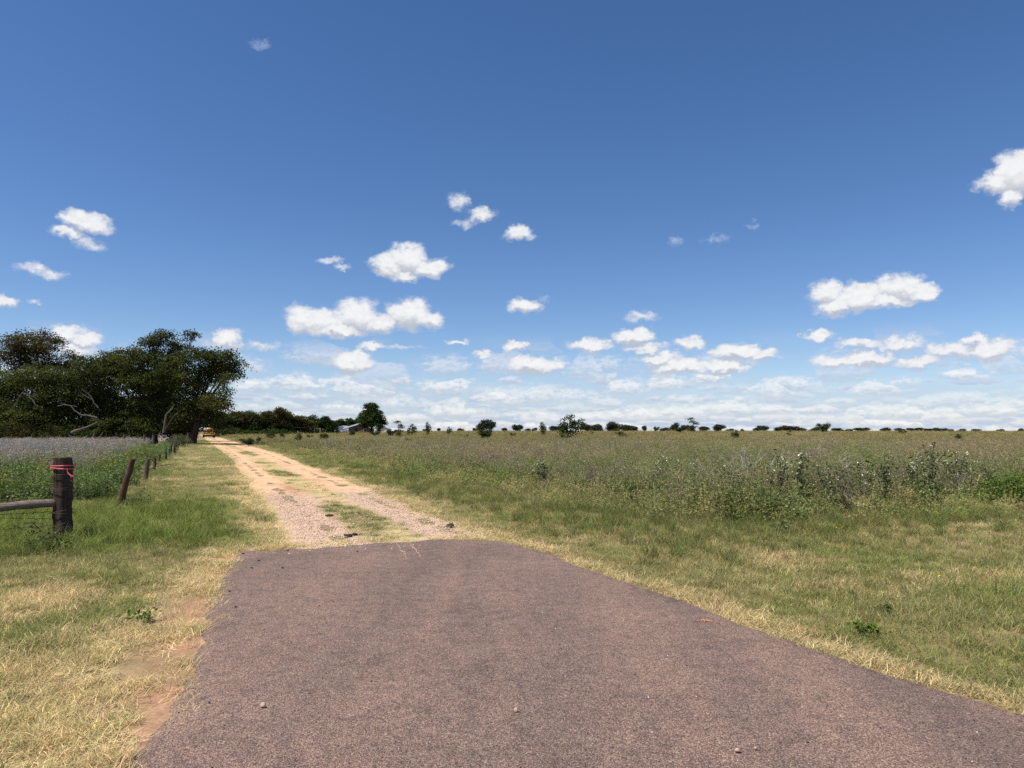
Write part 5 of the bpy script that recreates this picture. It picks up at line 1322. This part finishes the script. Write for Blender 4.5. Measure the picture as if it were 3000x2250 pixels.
tb = at(883, 222); tr_ = thing('hay_trailer', tb, 'dark flat trailer with an open frame at the wood edge', 'trailer')
MB().box((0, 0, .9), (6.5, 2.2, .18)).build('deck', MAT['brick_dark'], tr_)
for xx in (-3.1, 3.1): MB().box((xx, 0, 1.7), (.12, 2.1, 1.42)).build('end_rack', MAT['black'], tr_)
MB().box((0, 0, 2.45), (6.3, 2.0, .08)).build('top_frame', MAT['black'], tr_)
for xx in (-2.2, 2.2):
    for yy in (-1.0, 1.0): MB().cyl((xx, yy, .42), 'y', .42, .24, 14).build('wheel', MAT['rubber'], tr_)
fb = at(931, 226); sw = thing('swing_frame', fb, 'rusty a-frame swing standing in the farmyard', 'swing')
for xx in (-1.0, 1.0):
    for yy in (-.8, .8): MB().tube([(xx + .0, yy, 0), (xx * .9, 0, 2.2)], .06, 6).build('leg', MAT['tan'], sw)
MB().tube([(-1, 0, 2.2), (1, 0, 2.2)], .06, 6).build('top_bar', MAT['tan'], sw)
for xx in (-.4, .4): MB().tube([(xx, 0, 2.2), (xx, .1, .6)], .02, 4).build('chain', MAT['steel'], sw)
MB().box((0, .1, .58), (.95, .3, .05)).build('seat', MAT['brick_dark'], sw)

# ------------------------------------------------------------------ stones and clods lying about
MAT['clod'] = plain('tar_lump', (0.035, 0.028, 0.027), 0.95, 0.4, 30.0, bump=0.01)
MAT['pebble'] = plain('tan_pebble', (0.46, 0.33, 0.25), 0.85, 0.25, 40.0, bump=0.004)
MAT['clay'] = plain('red_clay', (0.50, 0.24, 0.12), 0.95, 0.3, 30.0, bump=0.01)
def lump(name, px, py, sx, sz, mat, label, cat, lift=0.0, grp=None):
    b = gp(px, py); b[2] += lift
    th = np.arange(9) * 2 * math.pi / 9; V = []
    for r, z in ((.40, -.1), (.5, .15), (.44, .5), (.22, .85)): V.append(np.c_[np.cos(th) * r * sx, np.sin(th) * r * sx * .8, np.full(9, z * sz)] * (1 + .22 * rng.normal(size=(9, 1)) * [[1, 1, .6]]))
    f = [[a * 9 + q, a * 9 + (q + 1) % 9, (a + 1) * 9 + (q + 1) % 9, (a + 1) * 9 + q] for a in range(3) for q in range(9)]
    m = MB().add(np.vstack(V + [np.array([[0, 0, .95 * sz]])]), f); m.f.append(np.array([[27 + q, 27 + (q + 1) % 9, 36] for q in range(9)]))
    return tag(m.build(name, MAT[mat], loc=b, smooth=mat == 'pebble'), label, cat, grp)
lump('tar_clod', 966, 1513, .17, .035, 'clod', 'flat dark tar lump alone in the gravel rut', 'tar lump', .01)
lump('tar_clod', 1319, 1544, .15, .05, 'clod', 'ragged dark tar lump on the gravel near the pasture side', 'tar lump', .01)
lump('tar_clod', 1020, 1572, .13, .03, 'clod', 'broken dark tar pieces in the gravel by the asphalt end', 'tar lump', .01)
lump('tar_clod', 1040, 1569, .08, .035, 'clod', 'small dark tar piece next to the broken tar in the gravel', 'tar lump', .01)
for (px, py) in [(827,1668),(843,1617),(1047,1620),(758,1647),(738,1669),(672,1738),(712,1626),(690,1784)]:
    lump('road_stone', px, py, .022 + .016 * rng.random(), .011, 'clod', 'small dark stone lying on the asphalt near its far end', 'stone', .018, 'dark stones on the asphalt')
lump('pebble', 2161, 2213, .028, .016, 'pebble', 'tan pebble on the open asphalt beside a smaller one', 'pebble', .02)
lump('pebble', 2214, 2205, .016, .010, 'pebble', 'smaller tan pebble close by another on the asphalt', 'pebble', .02)
lump('pebble', 1512, 2093, .026, .02, 'pebble', 'round brown pebble alone in the middle of the asphalt', 'pebble', .02)
lump('pebble', 770, 2080, .032, .024, 'pebble', 'pale pebble on the asphalt nearest the straw edge', 'pebble', .02)
cb2 = gp(2068, 1825); m = MB()
for k in range(90):
    a, r = rng.random() * 6.28, abs(rng.normal()) * .5; c = np.array([math.cos(a) * r * .085, math.sin(a) * r * .055, .020]); z = .003 + .004 * rng.random()
    m.box(c, (z * 1.6, z * 1.4, z * .8), rng.random() * 3)
tag(m.build('clay_crumbs', MAT['clay'], loc=cb2), 'orange clay crumbs scattered on the asphalt by the verge', 'clay', kind='stuff')
# grass-filled cracks running in from the end of the asphalt
for pts in ([(1160,1592),(1172,1606),(1180,1618),(1186,1626),(1190,1640)], [(1201,1590),(1212,1604),(1226,1620),(1236,1634)], [(1256,1588),(1260,1600)], [(1122,1597),(1128,1606)]):
    P = np.array([gp(*q) for q in pts]); P = np.vstack([P[i] + (P[i + 1] - P[i]) * t for i in range(len(P) - 1) for t in (0, .33, .66)] + [P[-1]])
    P[:, :2] += rng.normal(size=(len(P), 2)) * .012; P[:, 2] += .0125
    MB().tube(P, .002 + .0035 * rng.random(len(P)), 4).build('crack', MAT['post_grey'] if len(P) < 5 else MAT['pebble'], apron)
